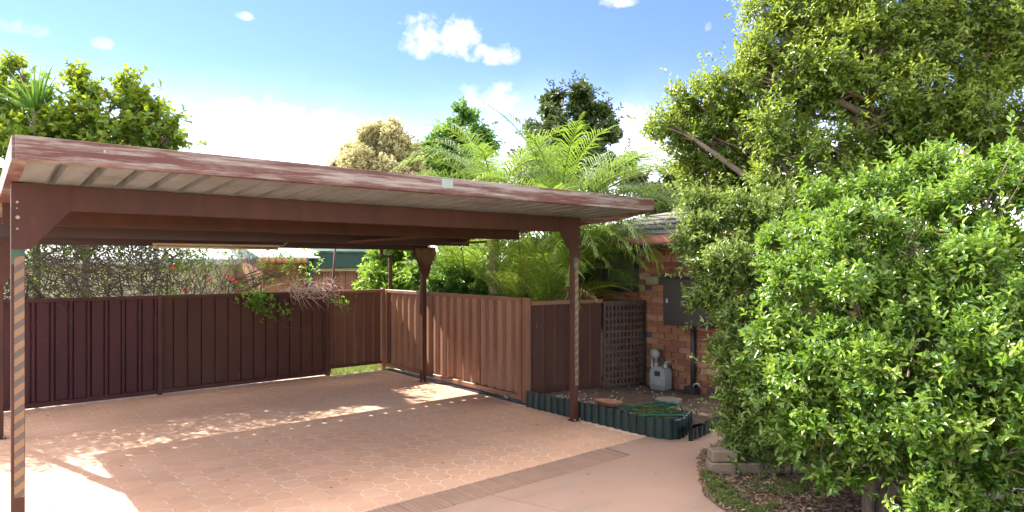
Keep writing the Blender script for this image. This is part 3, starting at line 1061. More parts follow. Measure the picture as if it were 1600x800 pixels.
dp = MB()
dp.tube([(5.45, RY1 + .05, gz + .003), (5.45, RY1 + .05, 1.995), (5.66, RY1 + .16, 1.985), (5.68, RY1 + .16, 1.96), (5.68, RY1 + .17, 0.05)], .032, 10)
dp.build('downpipe', M['steel'], cp)
# fluorescent batten below the rear purlins
bt = empty('batten_light', (2.35, 8.30, 2.03), 'long beige fluorescent batten light hanging under the carport roof', 'light')
MB().box((1.62, 8.27, 2.060), (3.05, 8.33, 2.086), .004).build('batten_body', M['beige'], bt)
mb = MB()
mb.tube([(1.66, 8.30, 2.040), (3.01, 8.30, 2.040)], .015, 10)
mb.build('tube', M['beige'], bt, True)
for x in (1.64, 3.03):
    MB().box((x - .015, 8.282, 2.022), (x + .015, 8.318, 2.0595), .003).build('lamp_holder', M['beige'], bt)
for x in (1.9, 2.8):
    MB().box((x - .01, 8.29, 2.0865), (x + .01, 8.31, under(8.3) - .001)).build('hanger', M['steel'], bt)
mb = MB()
mb.tube([(3.05, 8.3, 2.07), (3.11, 8.29, 2.085), (3.16, 8.28, 2.13), (3.17, 8.27, 2.22)], .006, 6)
mb.build('cable', M['beige'], bt, True)

# ------------------------------------------------------------------ brick house
HU, HV0, HV1 = 7.75, 4.35, 7.95
hs = empty('brick_house', (HU + 2, 6.4, 0), 'orange brick house with low tiled eave standing behind the garden bed', 'house')
mb = MB()
WV0, WV1, WZ0, WZ1 = 6.33, 7.70, 1.42, 2.03
EZ = 2.10
core = HU + .012
for (y0, y1, z0, z1) in ((HV0 + .01, WV0, -.05, EZ), (WV1, HV1 - .01, -.05, EZ), (WV0, WV1, -.05, WZ0), (WV0, WV1, WZ1, EZ)):
    mb.box((core, y0, z0), (core + .2, y1, z1))
mb.box((core + .2, HV0 + .01, -.05), (12.5, HV0 + .2, EZ))
mb.box((core + .2, HV1 - .2, -.05), (12.5, HV1 - .01, EZ))
mb.box((12.3, HV0 + .21, -.05), (12.49, HV1 - .21, EZ))
wall = mb.build('wall', M['mortar'], hs)
BL, BH, MJ = .23, .076, .010
bmesh_v = {}
rb = random.Random(5)
for k in range(4):
    for q in range(3):
        b1 = MB()
        j = [rb.uniform(-.0015, .0015) for _ in range(4)]
        b1.box((-.012, -BL / 2 + j[0], -BH / 2 + j[1]), (.02, BL / 2 + j[2], BH / 2 + j[3]), .004)
        bmesh_v[(k, q)] = b1.mesh('brick', M['brick'][k])
    b1 = MB()
    b1.box((-.012, -BL / 4 + .003, -BH / 2), (.02, BL / 4 - .003, BH / 2), .004)
    bmesh_v[(k, 'h')] = b1.mesh('brick', M['brick'][k])
nb = 0
for r_ in range(25):
    z = .03 + r_ * (BH + MJ)
    if z + BH / 2 > EZ - .01:
        break
    y = HV0 + .3 + (BL + MJ) * (.5 if r_ % 2 else 0)
    while y + BL / 2 < HV1 - .05:
        w0, w1 = y - BL / 2, y + BL / 2
        seen = 5.0 < y < 6.6 or (z > 1.2 and y < 7.9)
        overlap = z + BH / 2 > WZ0 - .04 and z - BH / 2 < WZ1 + .02 and w1 > WV0 - .005 and w0 < WV1 + .005
        x_ = rb.random()
        k = 3 if x_ < .10 else (2 if x_ < .19 else (1 if x_ < .52 else 0))
        if seen and not overlap:
            link('brick', bmesh_v[(k, rb.randrange(3))], wall, (HU, y, z))
            nb += 1
        elif seen and overlap and w0 < WV0 - .06:
            link('brick', bmesh_v[(k, 'h')], wall, (HU, w0 + BL / 4, z))
        y += BL + MJ
win = MB()
for (y0, y1, z0, z1) in ((WV0, WV0 + .07, WZ0, WZ1), (WV1 - .07, WV1, WZ0, WZ1), (WV0 + .0705, WV1 - .0705, WZ0, WZ0 + .05), (WV0 + .0705, WV1 - .0705, WZ1 - .05, WZ1), (6.98, 7.03, WZ0 + .0505, WZ1 - .0505)):
    win.box((HU - .02, y0, z0), (HU + .10, y1, z1), .003)
wf = win.build('window_frame', M['dark'], hs)
MB().box((HU + .05, WV0 + .06, WZ0 + .04), (HU + .056, 6.985, WZ1 - .04)).build('pane', M['glass'], wf)
MB().box((HU + .05, 7.025, WZ0 + .04), (HU + .056, WV1 - .06, WZ1 - .04)).build('pane', M['glass'], wf)
MB().box((HU - .05, WV0 - .02, WZ0 - .06), (HU + .09, WV1 + .02, WZ0 - .002), .006).build('sill', M['brick'][1], wf)
# soffit, fascia board, gutter, hipped tile roof in stepped courses
OV = .48
ex0, ey0, ey1, ex1 = HU - OV, HV0 - OV, HV1 + OV, 12.5 + OV
mb = MB()
mb.box((ex0 + .05, ey0, EZ + .002), (ex1, ey1, EZ + .02))
mb.build('soffit', M['dark'], hs)
MB().box((ex0 + .02, ey0, EZ - .035), (ex0 + .048, ey1, EZ + .105)).build('fascia', M['dark'], hs)
gm = MB()
gm.prism([(ex0 + .018, ey0, EZ + .012), (ex0 - .075, ey0, EZ + .012), (ex0 - .09, ey0, EZ + .04), (ex0 - .085, ey0, EZ + .135), (ex0 - .078, ey0, EZ + .135), (ex0 - .08, ey0, EZ + .045), (ex0 - .07, ey0, EZ + .02), (ex0 + .018, ey0, EZ + .02)], (0, ey1 - ey0, 0))
gm.build('gutter', M['tile_red'], hs)
pit = math.tan(R(17))
nc = int((ey1 - ey0) / 2 / .30)
roof = MB()
rp = None
for c_ in range(nc):
    i0, i1 = c_ * .30 - .04, (c_ + 1) * .30 + .02
    mb = MB()
    z0, z1 = EZ + .075 + i0 * pit + .028, EZ + .075 + i1 * pit
    a = [(ex0 + i0, ey0 + i0), (ex1 - i0, ey0 + i0), (ex1 - i0, ey1 - i0), (ex0 + i0, ey1 - i0)]
    b_ = [(ex0 + i1, ey0 + i1), (ex1 - i1, ey0 + i1), (ex1 - i1, ey1 - i1), (ex0 + i1, ey1 - i1)]
    vs = [(x, y, z0) for x, y in a] + [(x, y, z1) for x, y in b_] + [(x, y, z0 - .03) for x, y in a]
    fs = [(k, (k + 1) % 4, 4 + (k + 1) % 4, 4 + k) for k in range(4)] + [(8 + k, 8 + (k + 1) % 4, (k + 1) % 4, k) for k in range(4)]
    mb.add(vs, fs)
    if rp is None:
        rp = mb.build('roof', M['tile_dark'], hs)
    else:
        mb.build('tile_course', M['tile_dark'], rp)

# things on the brick wall
mx = empty('meter_box', (HU, 5.4, .98), 'dark charcoal meter box on the brick wall beside the big shrub', 'meter box')
MB().box((HU - .19, 4.98, .99), (HU - .012, 5.74, 1.655), .006).build('case', M['box'], mx)
MB().box((HU - .204, 5.0, 1.01), (HU - .1905, 5.72, 1.635), .004).build('door', M['box'], mx)
MB().box((HU - .212, 5.64, 1.30), (HU - .2045, 5.68, 1.36), .003).build('latch', M['galv'], mx)
MB().box((HU - .23, 4.96, 1.658), (HU - .012, 5.76, 1.675), .004).build('rain_cap', M['box'], mx)
wl = empty('wall_light', (HU, 6.0, 1.6), 'small olive box light on the brick wall above the meter box', 'light')
MB().box((HU - .10, 5.90, 1.545), (HU - .014, 6.13, 1.675), .012).build('diffuser', M['olive'], wl)
MB().box((HU - .06, 5.80, 1.55), (HU - .013, 5.895, 1.70), .006).build('backplate', M['dark'], wl)
gm_ = empty('gas_meter', (HU - .16, 5.82, 0), 'pale grey gas meter with regulator and pipes at the foot of the brick wall', 'gas meter')
cy = 5.79
body = MB()
pts = []
for (y, z) in ((-.13, .06), (-.105, .02), (.105, .02), (.13, .06), (.135, .26), (.115, .33), (.06, .36), (-.06, .36), (-.115, .33), (-.135, .26)):
    pts.append((HU - .25, cy + y, .03 + z))
body.prism(pts, (.15, 0, 0))
bo = body.build('body', M['meter'], gm_)
MB().box((HU - .258, cy - .05, .26), (HU - .2505, cy + .05, .33), .002).build('dial_window', M['dark'], bo)
mb = MB()
mb.tube([(HU - .262, cy - .137, .13), (HU - .262, cy + .137, .13)], .008, 6)
mb.build('seam', M['meter'], bo)
for y in (-.08, .08):
    mb = MB()
    mb.tube([(HU - .175, cy + y, .385), (HU - .175, cy + y, .43)], .028, 10)
    mb.build('union_nut', M['galv'], gm_)
mb = MB()
mb.tube([(HU - .175, cy + .08, .43), (HU - .175, cy + .08, .55), (HU - .17, cy + .12, .60), (HU - .15, cy + .2, .60)], .019, 10)
mb.build('inlet_pipe', M['galv'], gm_, True)
mb = MB()
mb.tube([(HU - .175, cy - .08, .43), (HU - .175, cy - .08, .455), (HU - .12, cy - .10, .465), (HU - .03, cy - .11, .465)], .017, 10)
mb.build('outlet_pipe', M['galv'], gm_, True)
mb = MB()
mb.tube([(HU - .245, cy + .09, .56), (HU - .225, cy + .09, .56), (HU - .20, cy + .09, .56), (HU - .17, cy + .09, .56), (HU - .14, cy + .09, .56)], [.03, .065, .072, .072, .05], 16)
mb.build('regulator', M['meter'], gm_, True)
mb = MB()
mb.tube([(HU - .175, cy + .15, .60), (HU - .175, cy + .15, .02)], .017, 8)
mb.build('riser', M['galv'], gm_, True)
cd = empty('conduit', (HU - .05, 5.33, 0), 'black conduit dropping from the meter box into the soil', 'pipe')
mb = MB()
mb.tube([(HU - .06, 5.33, .992), (HU - .06, 5.33, .03)], .034, 10)
mb.build('pipe', M['dark'], cd, True)
MB().box((HU - .16, 5.24, .0), (HU - .02, 5.42, .16), .01).build('junction_pot', M['dark'], cd)
mb = MB()
mb.tube([(HU - .16, 5.26, .14), (HU - .20, 5.22, .22), (HU - .19, 5.16, .24), (HU - .17, 5.12, .16)], .012, 8)
mb.build('loop', M['galv'], cd, True)

# ------------------------------------------------------------------ garden bed
bx0, bx1, by0, by1 = 5.615, 7.76, 4.30, 6.42
nx, ny = 46, 46
vs = []
for j in range(ny + 1):
    for i in range(nx + 1):
        x, y = bx0 + (bx1 - bx0) * i / nx, by0 + (by1 - by0) * j / ny
        e = min(1.0, (x - bx0) / .12) * min(1.0, (y - by0) / .10)
        f = (x - bx0) / (bx1 - bx0)
        z = .05 + .085 * e * (1 - .9 * f) + random.uniform(-.010, .010)
        if f > .35:
            z *= (1 - .35 * (1 - min(1, (y - by0) / .6)))
        if (x - 5.62) + (y - 4.30) < .16:
            z = -.02
        vs.append((x, y, z))
fs = [(j * (nx + 1) + i, j * (nx + 1) + i + 1, (j + 1) * (nx + 1) + i + 1, (j + 1) * (nx + 1) + i) for j in range(ny) for i in range(nx)]
mb = MB().add(vs, fs)
bed = structure('garden_soil', mb, M['soil'], True)


def soil_z(x, y):
    f = (x - bx0) / (bx1 - bx0)
    return .05 + .085 * (1 - .9 * f)


def scallop(path, pitch, h, name, label, base_z=0.0, tilt=.0):
    """corrugated plastic edging: each rib a rounded upright segment along the path"""
    P = [Vector(p) for p in path]
    seg = [(P[i + 1] - P[i]).length for i in range(len(P) - 1)]
    tot = sum(seg)

    def ev(s):
        for i, l in enumerate(seg):
            if s <= l or i == len(seg) - 1:
                return P[i] + (P[i + 1] - P[i]) * (s / l), (P[i + 1] - P[i]).normalized()
            s -= l
    t = empty(name, P[0], label, 'edging', 'green plastic garden edging')
    k = int(tot / pitch)
    for q in range(k):
        s0, s1 = tot * q / k, tot * (q + 1) / k
        p0, d0 = ev(s0 + 1e-5)
        p1, d1 = ev(s1 - 1e-5)
        d = (p1 - p0).normalized()
        nrm = Vector((-d.y, d.x, 0)) * -1
        hh = h + random.uniform(-.007, .007)
        lean = random.uniform(-.008, .008)
        prof = []
        for a in range(7):
            f = a / 6
            prof.append((p0.lerp(p1, f), math.sin(f * math.pi) ** .6 * .026))
        vs, fs = [], []
        for z, l in ((-.03, 0), (hh * .6, lean * .6), (hh, lean)):
            for th in (0, -.005):
                for (p, o_) in prof:
                    w = p + nrm * (o_ + th + l)
                    vs.append((w.x, w.y, base_z + z))
        n = 7
        for r_ in range(2):
            for a in range(n - 1):
                i0 = r_ * 2 * n + a
                j0 = i0 + 2 * n
                fs.append((i0, i0 + 1, j0 + 1, j0))
                fs.append((i0 + n, j0 + n, j0 + n + 1, i0 + n + 1))
        sgm = MB().add(vs, fs).build('edging_segment', M['edging'], t, True)
        top = MB()
        tv = []
        for th in (.001, -.007):
            for (p, o_) in prof:
                w = p + nrm * (o_ + th + lean)
                tv.append((w.x, w.y, base_z + hh))
        tf = [(a, a + 1, n + a + 1, n + a) for a in range(n - 1)]
        tv2 = [(x, y, z + .004) for x, y, z in tv]
        top.add(tv + tv2, tf + [tuple(i + 2 * n for i in f) for f in tf] + [(a, a + 1, 2 * n + a + 1, 2 * n + a) for a in range(n - 1)] + [(n + a, n + a + 1, 3 * n + a + 1, 3 * n + a) for a in range(n - 1)])
        top.build('rim', M['edging_cut'] if (q > k * .78) else M['edging'], sgm)
    return t


scallop([(5.585, 6.42, 0), (5.60, 5.9, 0), (5.615, 5.3, 0), (5.62, 4.75, 0), (5.635, 4.42, 0), (5.67, 4.27, 0), (5.74, 4.19, 0), (5.84, 4.19, 0), (6.25, 4.36, 0)],
        .108, .205, 'garden_edging', 'dark green ribbed plastic edging along the front of the garden bed', tilt=.02)
scallop([(5.78, 4.06, 0), (6.2, 4.12, 0), (6.62, 4.22, 0), (7.05, 4.36, 0)], .10, .125, 'garden_edging', 'low dark green plastic edging strip in front of the bed corner near the shrub')


def blades(name, m, pts, h, w, n_each, spread=.5, parent=None, bend=.5):
    P, D, Ls, Ws, T = [], [], [], [], []
    for p in pts:
        k = n_each
        a = rng.uniform(0, 6.28, k)
        t = rng.uniform(0, spread, k)
        D.append(np.stack([np.cos(a) * np.sin(t), np.sin(a) * np.sin(t), np.cos(t)], 1))
        P.append(np.array(p) + np.stack([rng.normal(0, .02, k), rng.normal(0, .02, k), np.zeros(k)], 1))
        Ls.append(h * rng.uniform(.5, 1.2, k))
        Ws.append(w * rng.uniform(.7, 1.2, k))
        T.append(rng.random(k))
    A = [np.concatenate(x) for x in (P, D, Ls, Ws, T)]
    V, F, kk = ribbons_np(A[0], A[1], A[2], A[3], bend)
    return mesh_np(name, V, F, m, np.repeat(A[4], kk), WP[parent] if parent is not None else (0, 0, 0))


# weeds in the bed
wp_ = [(6.05 + random.gauss(0, .22), 4.72 + random.gauss(0, .18), .09) for _ in range(120)]
wp_ = [p for p in wp_ if p[0] > 5.7 and p[1] > 4.33]
o = link('weeds', blades('weeds', M['grass'], wp_, .17, .006, 16, .9))
tag(o, 'patch of thin green weeds in the garden bed', 'weeds', kind='stuff')
# pebbles
mb = MB()
for i in range(260):
    x, y = random.uniform(5.68, 7.5), random.uniform(4.4, 6.3)
    if random.random() < .55:
        x, y = random.gauss(5.9, .15), random.uniform(4.5, 6.2)
    if x < 5.66 or (y > 6.50 - (x - 5.72) * .15 - .1):
        continue
    r_ = random.uniform(.007, .019)
    z = soil_z(x, y) + .004
    mb.add([(x + r_ * a, y + r_ * b_ * .8, z + r_ * c_ * .6) for a, b_, c_ in ((1, 0, 0), (0, 1, 0), (-1, .1, 0), (.1, -1, 0), (.1, 0, 1), (0, 0, -1))],
           [(0, 1, 4), (1, 2, 4), (2, 3, 4), (3, 0, 4), (1, 0, 5), (2, 1, 5), (3, 2, 5), (0, 3, 5)])
o = mb.build('pebbles', M['pebble'])
tag(o, 'white pebbles scattered over the bed soil', 'pebbles', kind='stuff')
# terracotta trough: shallow boat-shaped dish
tr = MB()
cx_, cy_ = 5.93, 5.30
ring = []
nn = 20
for (sc_, z) in ((.72, .0), (.96, .055), (1.0, .07), (.94, .07), (.88, .05), (.66, .018)):
    ring.append([(cx_ + sc_ * .075 * math.sin(2 * math.pi * k / nn) + .13 * sc_ * math.cos(2 * math.pi * k / nn) * .55,
                  cy_ + .20 * sc_ * -math.cos(2 * math.pi * k / nn) * .8 + sc_ * .05 * math.sin(2 * math.pi * k / nn), .135 + z) for k in range(nn)])
vs = [p for r_ in ring for p in r_]
fs = [(a * nn + k, a * nn + (k + 1) % nn, (a + 1) * nn + (k + 1) % nn, (a + 1) * nn + k) for a in range(5) for k in range(nn)]
fs += [tuple(range(nn - 1, -1, -1)), tuple(5 * nn + k for k in range(nn))]
o = tr.add(vs, fs).build('terracotta_trough', M['terracotta'], None, True)
tag(o, 'shallow oblong terracotta trough lying on the bed soil', 'planter')
# hose loops
mb = MB()
pth = []
for i in range(90):
    a = i * .22
    rr = .30 + .10 * math.sin(i * .37) + .05 * math.sin(i * .9)
    pth.append((6.12 + rr * 1.15 * math.cos(a) + .03 * math.sin(i), 4.80 + rr * .95 * math.sin(a), soil_z(6.12, 4.8) + .02 + .012 * math.sin(i * .7) + i * .0002))
mb.tube(pth, .011, 6)
o = mb.build('garden_hose', M['hose'], None, True)
tag(o, 'green garden hose looped over the weeds in the bed', 'hose')
# flat stone
st_ = MB()
pts = [(6.72, 5.10), (6.90, 4.98), (7.06, 5.06), (7.08, 5.22), (6.94, 5.34), (6.78, 5.28)]
st_.prism([(x, y, .04) for x, y in pts], (0, 0, .075))
o = st_.build('flat_stone', M['stone'])
tag(o, 'flat grey stone lying in the soil near the gas meter', 'stone')

# ------------------------------------------------------------------ mulch bed and block wall by the shrubs
mpoly = [(5.48, 3.72), (5.10, 3.48), (4.90, 3.33), (4.70, 3.17), (4.52, 3.03), (4.38, 2.80), (4.22, 2.4), (4.05, 1.6), (3.9, .6), (3.8, -1), (9.4, -1), (9.4, 3.9), (6.5, 3.95)]
mb = MB()
mb.prism([(x, y, -.04) for x, y in mpoly], (0, 0, .055))
structure('mulch', mb, M['mulch'])
P, D, N, Ls, Ws, T = [], [], [], [], [], []
k = 13000
x = rng.uniform(4.0, 6.2, k)
y = rng.uniform(1.6, 3.75, k)
ok = np.zeros(k, bool)
for (xa, ya), (xb, yb) in zip(mpoly, mpoly[1:] + mpoly[:1]):
    c_ = ((ya > y) != (yb > y)) & (x < (xb - xa) * (y - ya) / (yb - ya + 1e-9) + xa)
    ok ^= c_
x, y = x[ok], y[ok]
k = len(x)
a = rng.uniform(0, 6.28, k)
V, F = leaves_np(np.stack([x, y, .017 + rng.uniform(0, .02, k)], 1), np.stack([np.cos(a), np.sin(a), rng.normal(0, .25, k)], 1), np.stack([rng.normal(0, .3, k), rng.normal(0, .3, k), np.ones(k)], 1),
                 rng.uniform(.02, .05, k), rng.uniform(.008, .022, k), .2, .2)
o = link('leaf_litter', mesh_np('leaf_litter', V, F, M['litter'], np.repeat(rng.random(k), 6)))
tag(o, 'dry fallen leaves over the mulch below the shrubs', 'leaf litter', kind='stuff')
bw = empty('block_wall', (5.1, 3.0, 0), 'low wall of sandy concrete blocks under the shrubs', 'wall')
B0, B1 = Vector((4.95, 3.26, 0)), Vector((5.66, 2.66, 0))
bd = (B1 - B0).normalized()
bn = Vector((-bd.y, bd.x, 0))
for (row, cnt, off) in ((0, 4, 0), (1, 4, .02)):
    for i in range(cnt):
        c_ = B0 + bd * (.118 + i * .238 + off) + bn * (.08 + row * .012)
        if row == 1 and i in (1, 3):
            continue
        mbb = MB().box((-.114, -.075, 0), (.114, .075, .100), .010)
        o = link('block', mbb.mesh('block', M['block']), bw, (c_.x, c_.y, .016 + row * .104))
        o.rotation_euler.z = math.atan2(bd.y, bd.x) + random.uniform(-.05, .05)
gp = [(4.62 + random.gauss(0, .10), 3.03 + random.gauss(0, .09), .015) for _ in range(34)] + [(5.12 + random.gauss(0, .08), 2.62 + random.gauss(0, .08), .015) for _ in range(16)]
gp += [(4.40 + max(0, yy - 2.8) * 1.0 + abs(random.gauss(.06, .05)), yy, .015) for yy in [random.uniform(2.5, 3.3) for _ in range(46)]]
gp += [(4.95 + random.gauss(0, .3), 2.75 + random.gauss(0, .15), .015) for _ in range(26)]
gp = [p for p in gp if p[0] > 4.40 + max(0, p[1] - 2.8) * 1.0]
o = link('grass', blades('grass', M['grass'], gp, .10, .006, 30, 1.0))
tag(o, 'short green grass sprouting along the edge of the mulch', 'grass', kind='stuff')
dg = [at(1375, 800, 3.85) + Vector((random.gauss(0, .05), random.gauss(0, .05), 0)) for _ in range(12)]
dg = [(p.x, p.y, .015) for p in dg]
o = link('grass_tuft', blades('grass_tuft', M['grass_dry'], dg, .52, .008, 44, .7))
tag(o, 'pale dry grass tuft poking out below the glossy shrub', 'grass tuft')
# lawn behind the fence
k = 9000
x, y = rng.uniform(4.2, 6.6, k), rng.uniform(10.45, 12.6, k)
a = rng.uniform(0, 6.28, k)
V, F, kk = ribbons_np(np.stack([x, y, np.full(k, -.05)], 1), np.stack([np.cos(a) * .4, np.sin(a) * .4, np.ones(k)], 1), rng.uniform(.06, .13, k), rng.uniform(.006, .012, k), .3)
o = link('lawn_grass', mesh_np('lawn_grass', V, F, M['grass'], np.repeat(rng.uniform(.5, 1, k), kk)))
tag(o, 'sunlit lawn grass seen through the gap under the fence', 'grass', kind='stuff')
# fallen bits on the paving
k = 150
x, y = rng.uniform(.3, 5.4, k), rng.uniform(2.6, 10.1, k)
near = rng.random(k) < .45
y[near] = 10.25 - np.abs(rng.normal(0, .25, near.sum()))
a = rng.uniform(0, 6.28, k)
V, F = leaves_np(np.stack([x, y, np.full(k, .005)], 1), np.stack([np.cos(a), np.sin(a), 0.05 + 0 * a], 1), np.stack([0 * a, 0 * a, 1 + 0 * a], 1),
                 rng.uniform(.015, .05, k), rng.uniform(.006, .02, k), .2, .1)
o = link('fallen_leaves', mesh_np('fallen_leaves', V, F, M['litter'], np.repeat(rng.random(k), 6)))
tag(o, 'few small dry leaves scattered over the paving', 'leaf litter', kind='stuff')

# ------------------------------------------------------------------ neighbour's buildings behind the fence
nh = empty('neighbour_house', (4.6, 18, 0), 'cream walled house with white ribbed metal roof beyond the back fence', 'house')
mb = MB()
mb.box((-2.0, 17.4, -.05), (6.0, 21.5, 1.88))
mb.build('wall', M['cream'], nh)
MB().box((-2.2, 17.05, 1.83), (6.15, 17.12, 1.99)).build('gutter', M['whitemetal'], nh)
for i in range(14):
    x0 = -2.2 + i * .596
    vs, fs = ribbed(x0, x0 + .594, 0, 1, pitch=.198, rib=.03, slope=.02, depth=.03, phase=.05)
    pts = [(x, 17.0 + z * 4.2, 1.96 + z * 1.25 + h) for (x, h, z) in vs]
    MB().add(pts, fs).build('roof_panel', M['whitemetal'], nh)
ns = empty('green_shed', (6.7, 15.2, 0), 'deep green roofed outbuilding with red brown boards beyond the corner of the fence', 'shed')
for i in range(13):
    x0 = 6.36 + i * .15
    MB().box((x0, 15.2 + (i % 2) * .012, -.05), (x0 + .143, 15.24, 1.67), .004).build('plank', M['plank'], ns)
mb = MB()
mb.box((5.25, 15.3, -.05), (6.25, 15.36, 1.85))
mb.box((5.25, 15.37, -.05), (8.3, 18.5, 1.86))
mb.build('wall', M['rust'], ns)
MB().box((6.24, 15.02, -.05), (6.35, 15.13, 2.0), .006).build('post', M['deepgreen'], ns)
MB().box((6.34, 15.05, 1.665), (8.2, 15.12, 1.735)).build('beam', M['beige'], ns)
MB().box((6.34, 14.95, 1.75), (8.25, 15.0, 2.12), .004).build('fascia', M['deepgreen'], ns)
mb = MB()
mb.prism([(5.05, 14.85, 1.98), (6.45, 14.85, 1.98), (6.45, 18.6, 2.75), (5.05, 18.6, 2.75)], (0, 0, .03))
mb.build('roof', M['palegreen'], ns)
mb = MB()
mb.prism([(6.46, 14.9, 2.125), (8.35, 14.9, 2.125), (8.35, 18.6, 2.6), (6.46, 18.6, 2.6)], (0, 0, .03))
mb.build('roof', M['deepgreen'], ns)
for i in range(7):
    mb = MB()
    mb.tube([(5.15 + i * .15, 14.82, 1.92), (5.15 + i * .15, 15.1, 1.96)], .07, 8)
    mb.build('ridge_tile', M['terracotta'], ns, True)
mb = MB()
mb.tube([(4.80, 10.66, -.05), (4.83, 10.64, 1.3), (4.90, 10.60, 2.55)], .018, 8)
o = mb.build('pole', M['steel'], None, True)
tag(o, 'slender maroon pole standing behind the fence corner', 'pole')

# ------------------------------------------------------------------ climbers on the back fence
def tangle(P0, n, ln, rad, segs=5, wander=.35, up=.1, box=None):
    mb = MB()
    for i in range(n):
        p = Vector(P0(i))
        d = Vector(rng.normal(0, 1, 3))
        d.z = abs(d.z) * .5 + up
        d.normalize()
        pts = [p.copy()]
        for s_ in range(segs):
            d = (d + Vector(rng.normal(0, wander, 3)) + Vector((0, 0, up * .3))).normalized()
            p = p + d * ln / segs * random.uniform(.7, 1.3)
            pts.append(p.copy())
        r0 = rad * random.uniform(.5, 1.3)
        mb.tube(pts, [r0 * (1 - .7 * k / segs) for k in range(segs + 1)], 3, False)
    return mb


cl = empty('fence_climber', (1.0, 10.9, -.05), 'dense twiggy climber with few green leaves over the left of the back fence', 'shrub')
mb = tangle(lambda i: (random.uniform(-1.6, 2.35), random.uniform(10.55, 11.5), random.uniform(1.15, 2.75) - .25 * max(0, random.gauss(0, 1))), 2900, .7, .007, 5, .5, .0)
for i in range(9):
    x = -1.3 + i * .45
    mb.tube([(x, 11.0, -.06), (x + random.uniform(-.2, .2), 10.95, .8), (x + random.uniform(-.4, .4), 10.9, 1.7)], [.03, .024, .012], 6, False)
mb.build('branches', M['twig'], cl)
n = 3000
P = np.stack([rng.uniform(-1.6, 3.0, n), rng.uniform(10.6, 11.7, n), rng.uniform(1.95, 3.0, n)], 1)
P[:, 2] -= np.maximum(0, P[:, 0] - 2.0) * .35
P[:700] = np.stack([rng.uniform(-1.6, 2.7, 700), rng.uniform(10.5, 11.6, 700), rng.uniform(1.35, 2.3, 700)], 1)
A = sprigs(P, rand_dirs(n), 5, .045, .026, .08, .3)
V, F = leaves_np(*A[:5])
link('crown', mesh_np('crown', V, F, M['leaf_bougain'], np.repeat(A[5], 6), WP[cl]), cl, WP[cl])
cl2 = empty('flowering_climber', (3.2, 10.8, -.05), 'thin bare stemmed climber with coral flowers and a spray hanging over the fence', 'shrub')
mb = tangle(lambda i: (random.uniform(2.2, 3.7), random.uniform(10.5, 11.0), random.uniform(1.2, 1.55)), 150, .75, .006, 6, .28, .45)
for x in (2.5, 3.0, 3.5, 4.0):
    mb.tube([(x, 10.8, -.06), (x + .1, 10.75, .8), (x + .15, 10.7, 1.5)], [.02, .016, .009], 6, False)
for i in range(26):                                        # long arching wand towards the corner
    p = Vector((3.3 + random.uniform(-.2, .3), 10.6, 1.5 + random.uniform(-.1, .1)))
    q = Vector((4.15 + random.uniform(-.25, .3), 10.45 + random.uniform(-.1, .1), 1.62 + random.uniform(-.2, .2)))
    mb.tube([p, p.lerp(q, .5) + Vector((0, 0, random.uniform(.02, .25))), q], [.005, .004, .002], 3, False)
mb.build('branches', M['twig'], cl2)
mb = tangle(lambda i: (random.uniform(3.85, 4.75), random.uniform(10.08, 10.42), random.uniform(1.30, 1.56)), 120, .36, .0055, 5, .5, -.12)
for i in range(14):
    x = random.uniform(3.9, 4.7)
    mb.tube([(x - .1, 10.45, 1.44), (x, 10.3, 1.46), (x + random.uniform(.05, .4), 10.12, 1.2 + random.uniform(-.12, .1))], [.006, .005, .002], 3, False)
mb.build('dry_spray', M['twig_pale'], cl2)
n = 230
P = np.stack([rng.uniform(2.1, 4.6, n), rng.uniform(10.4, 10.9, n), rng.uniform(1.42, 2.15, n)], 1)
P[:60] = np.stack([rng.normal(3.42, .12, 60), rng.uniform(10.17, 10.28, 60), rng.uniform(1.12, 1.42, 60)], 1)
P[60:75] = np.stack([rng.uniform(3.45, 3.95, 15), rng.uniform(10.14, 10.26, 15), rng.uniform(.95, 1.2, 15)], 1)
P[75:85] = np.stack([rng.normal(4.75, .08, 10), rng.uniform(10.0, 10.15, 10), rng.normal(1.18, .04, 10)], 1)
A = sprigs(P, rand_dirs(n), 5, .055, .032, .07, .3)
V, F = leaves_np(*A[:5])
link('crown', mesh_np('crown', V, F, M['leaf_lime'], np.repeat(A[5], 6), WP[cl2]), cl2, WP[cl2])
fl = [(2.30, 1.80), (2.78, 1.60), (3.12, 1.62), (3.16, 1.57), (2.45, 1.47), (3.3, 1.88), (3.05, 1.66)]
for (x, z) in fl:
    n = 9
    p = np.tile(np.array([[x, 10.45, z]]), (n, 1))
    V, F = leaves_np(p, rand_dirs(n) + np.array([0, -.3, .2]), rand_dirs(n), np.full(n, .05), np.full(n, .03))
    link('flower', mesh_np('flower', V, F, M['flower'], None, WP[cl2]), cl2, WP[cl2])
# a trailing stem down the face of the fence
mb = MB()
mb.tube([(3.35, 10.3, 1.42), (3.45, 10.22, 1.25), (3.6, 10.2, 1.05), (3.85, 10.2, .86), (4.15, 10.21, .80)], [.006, .006, .005, .004, .003], 5, False)
mb.build('trailing_stem', M['twig'], cl2)


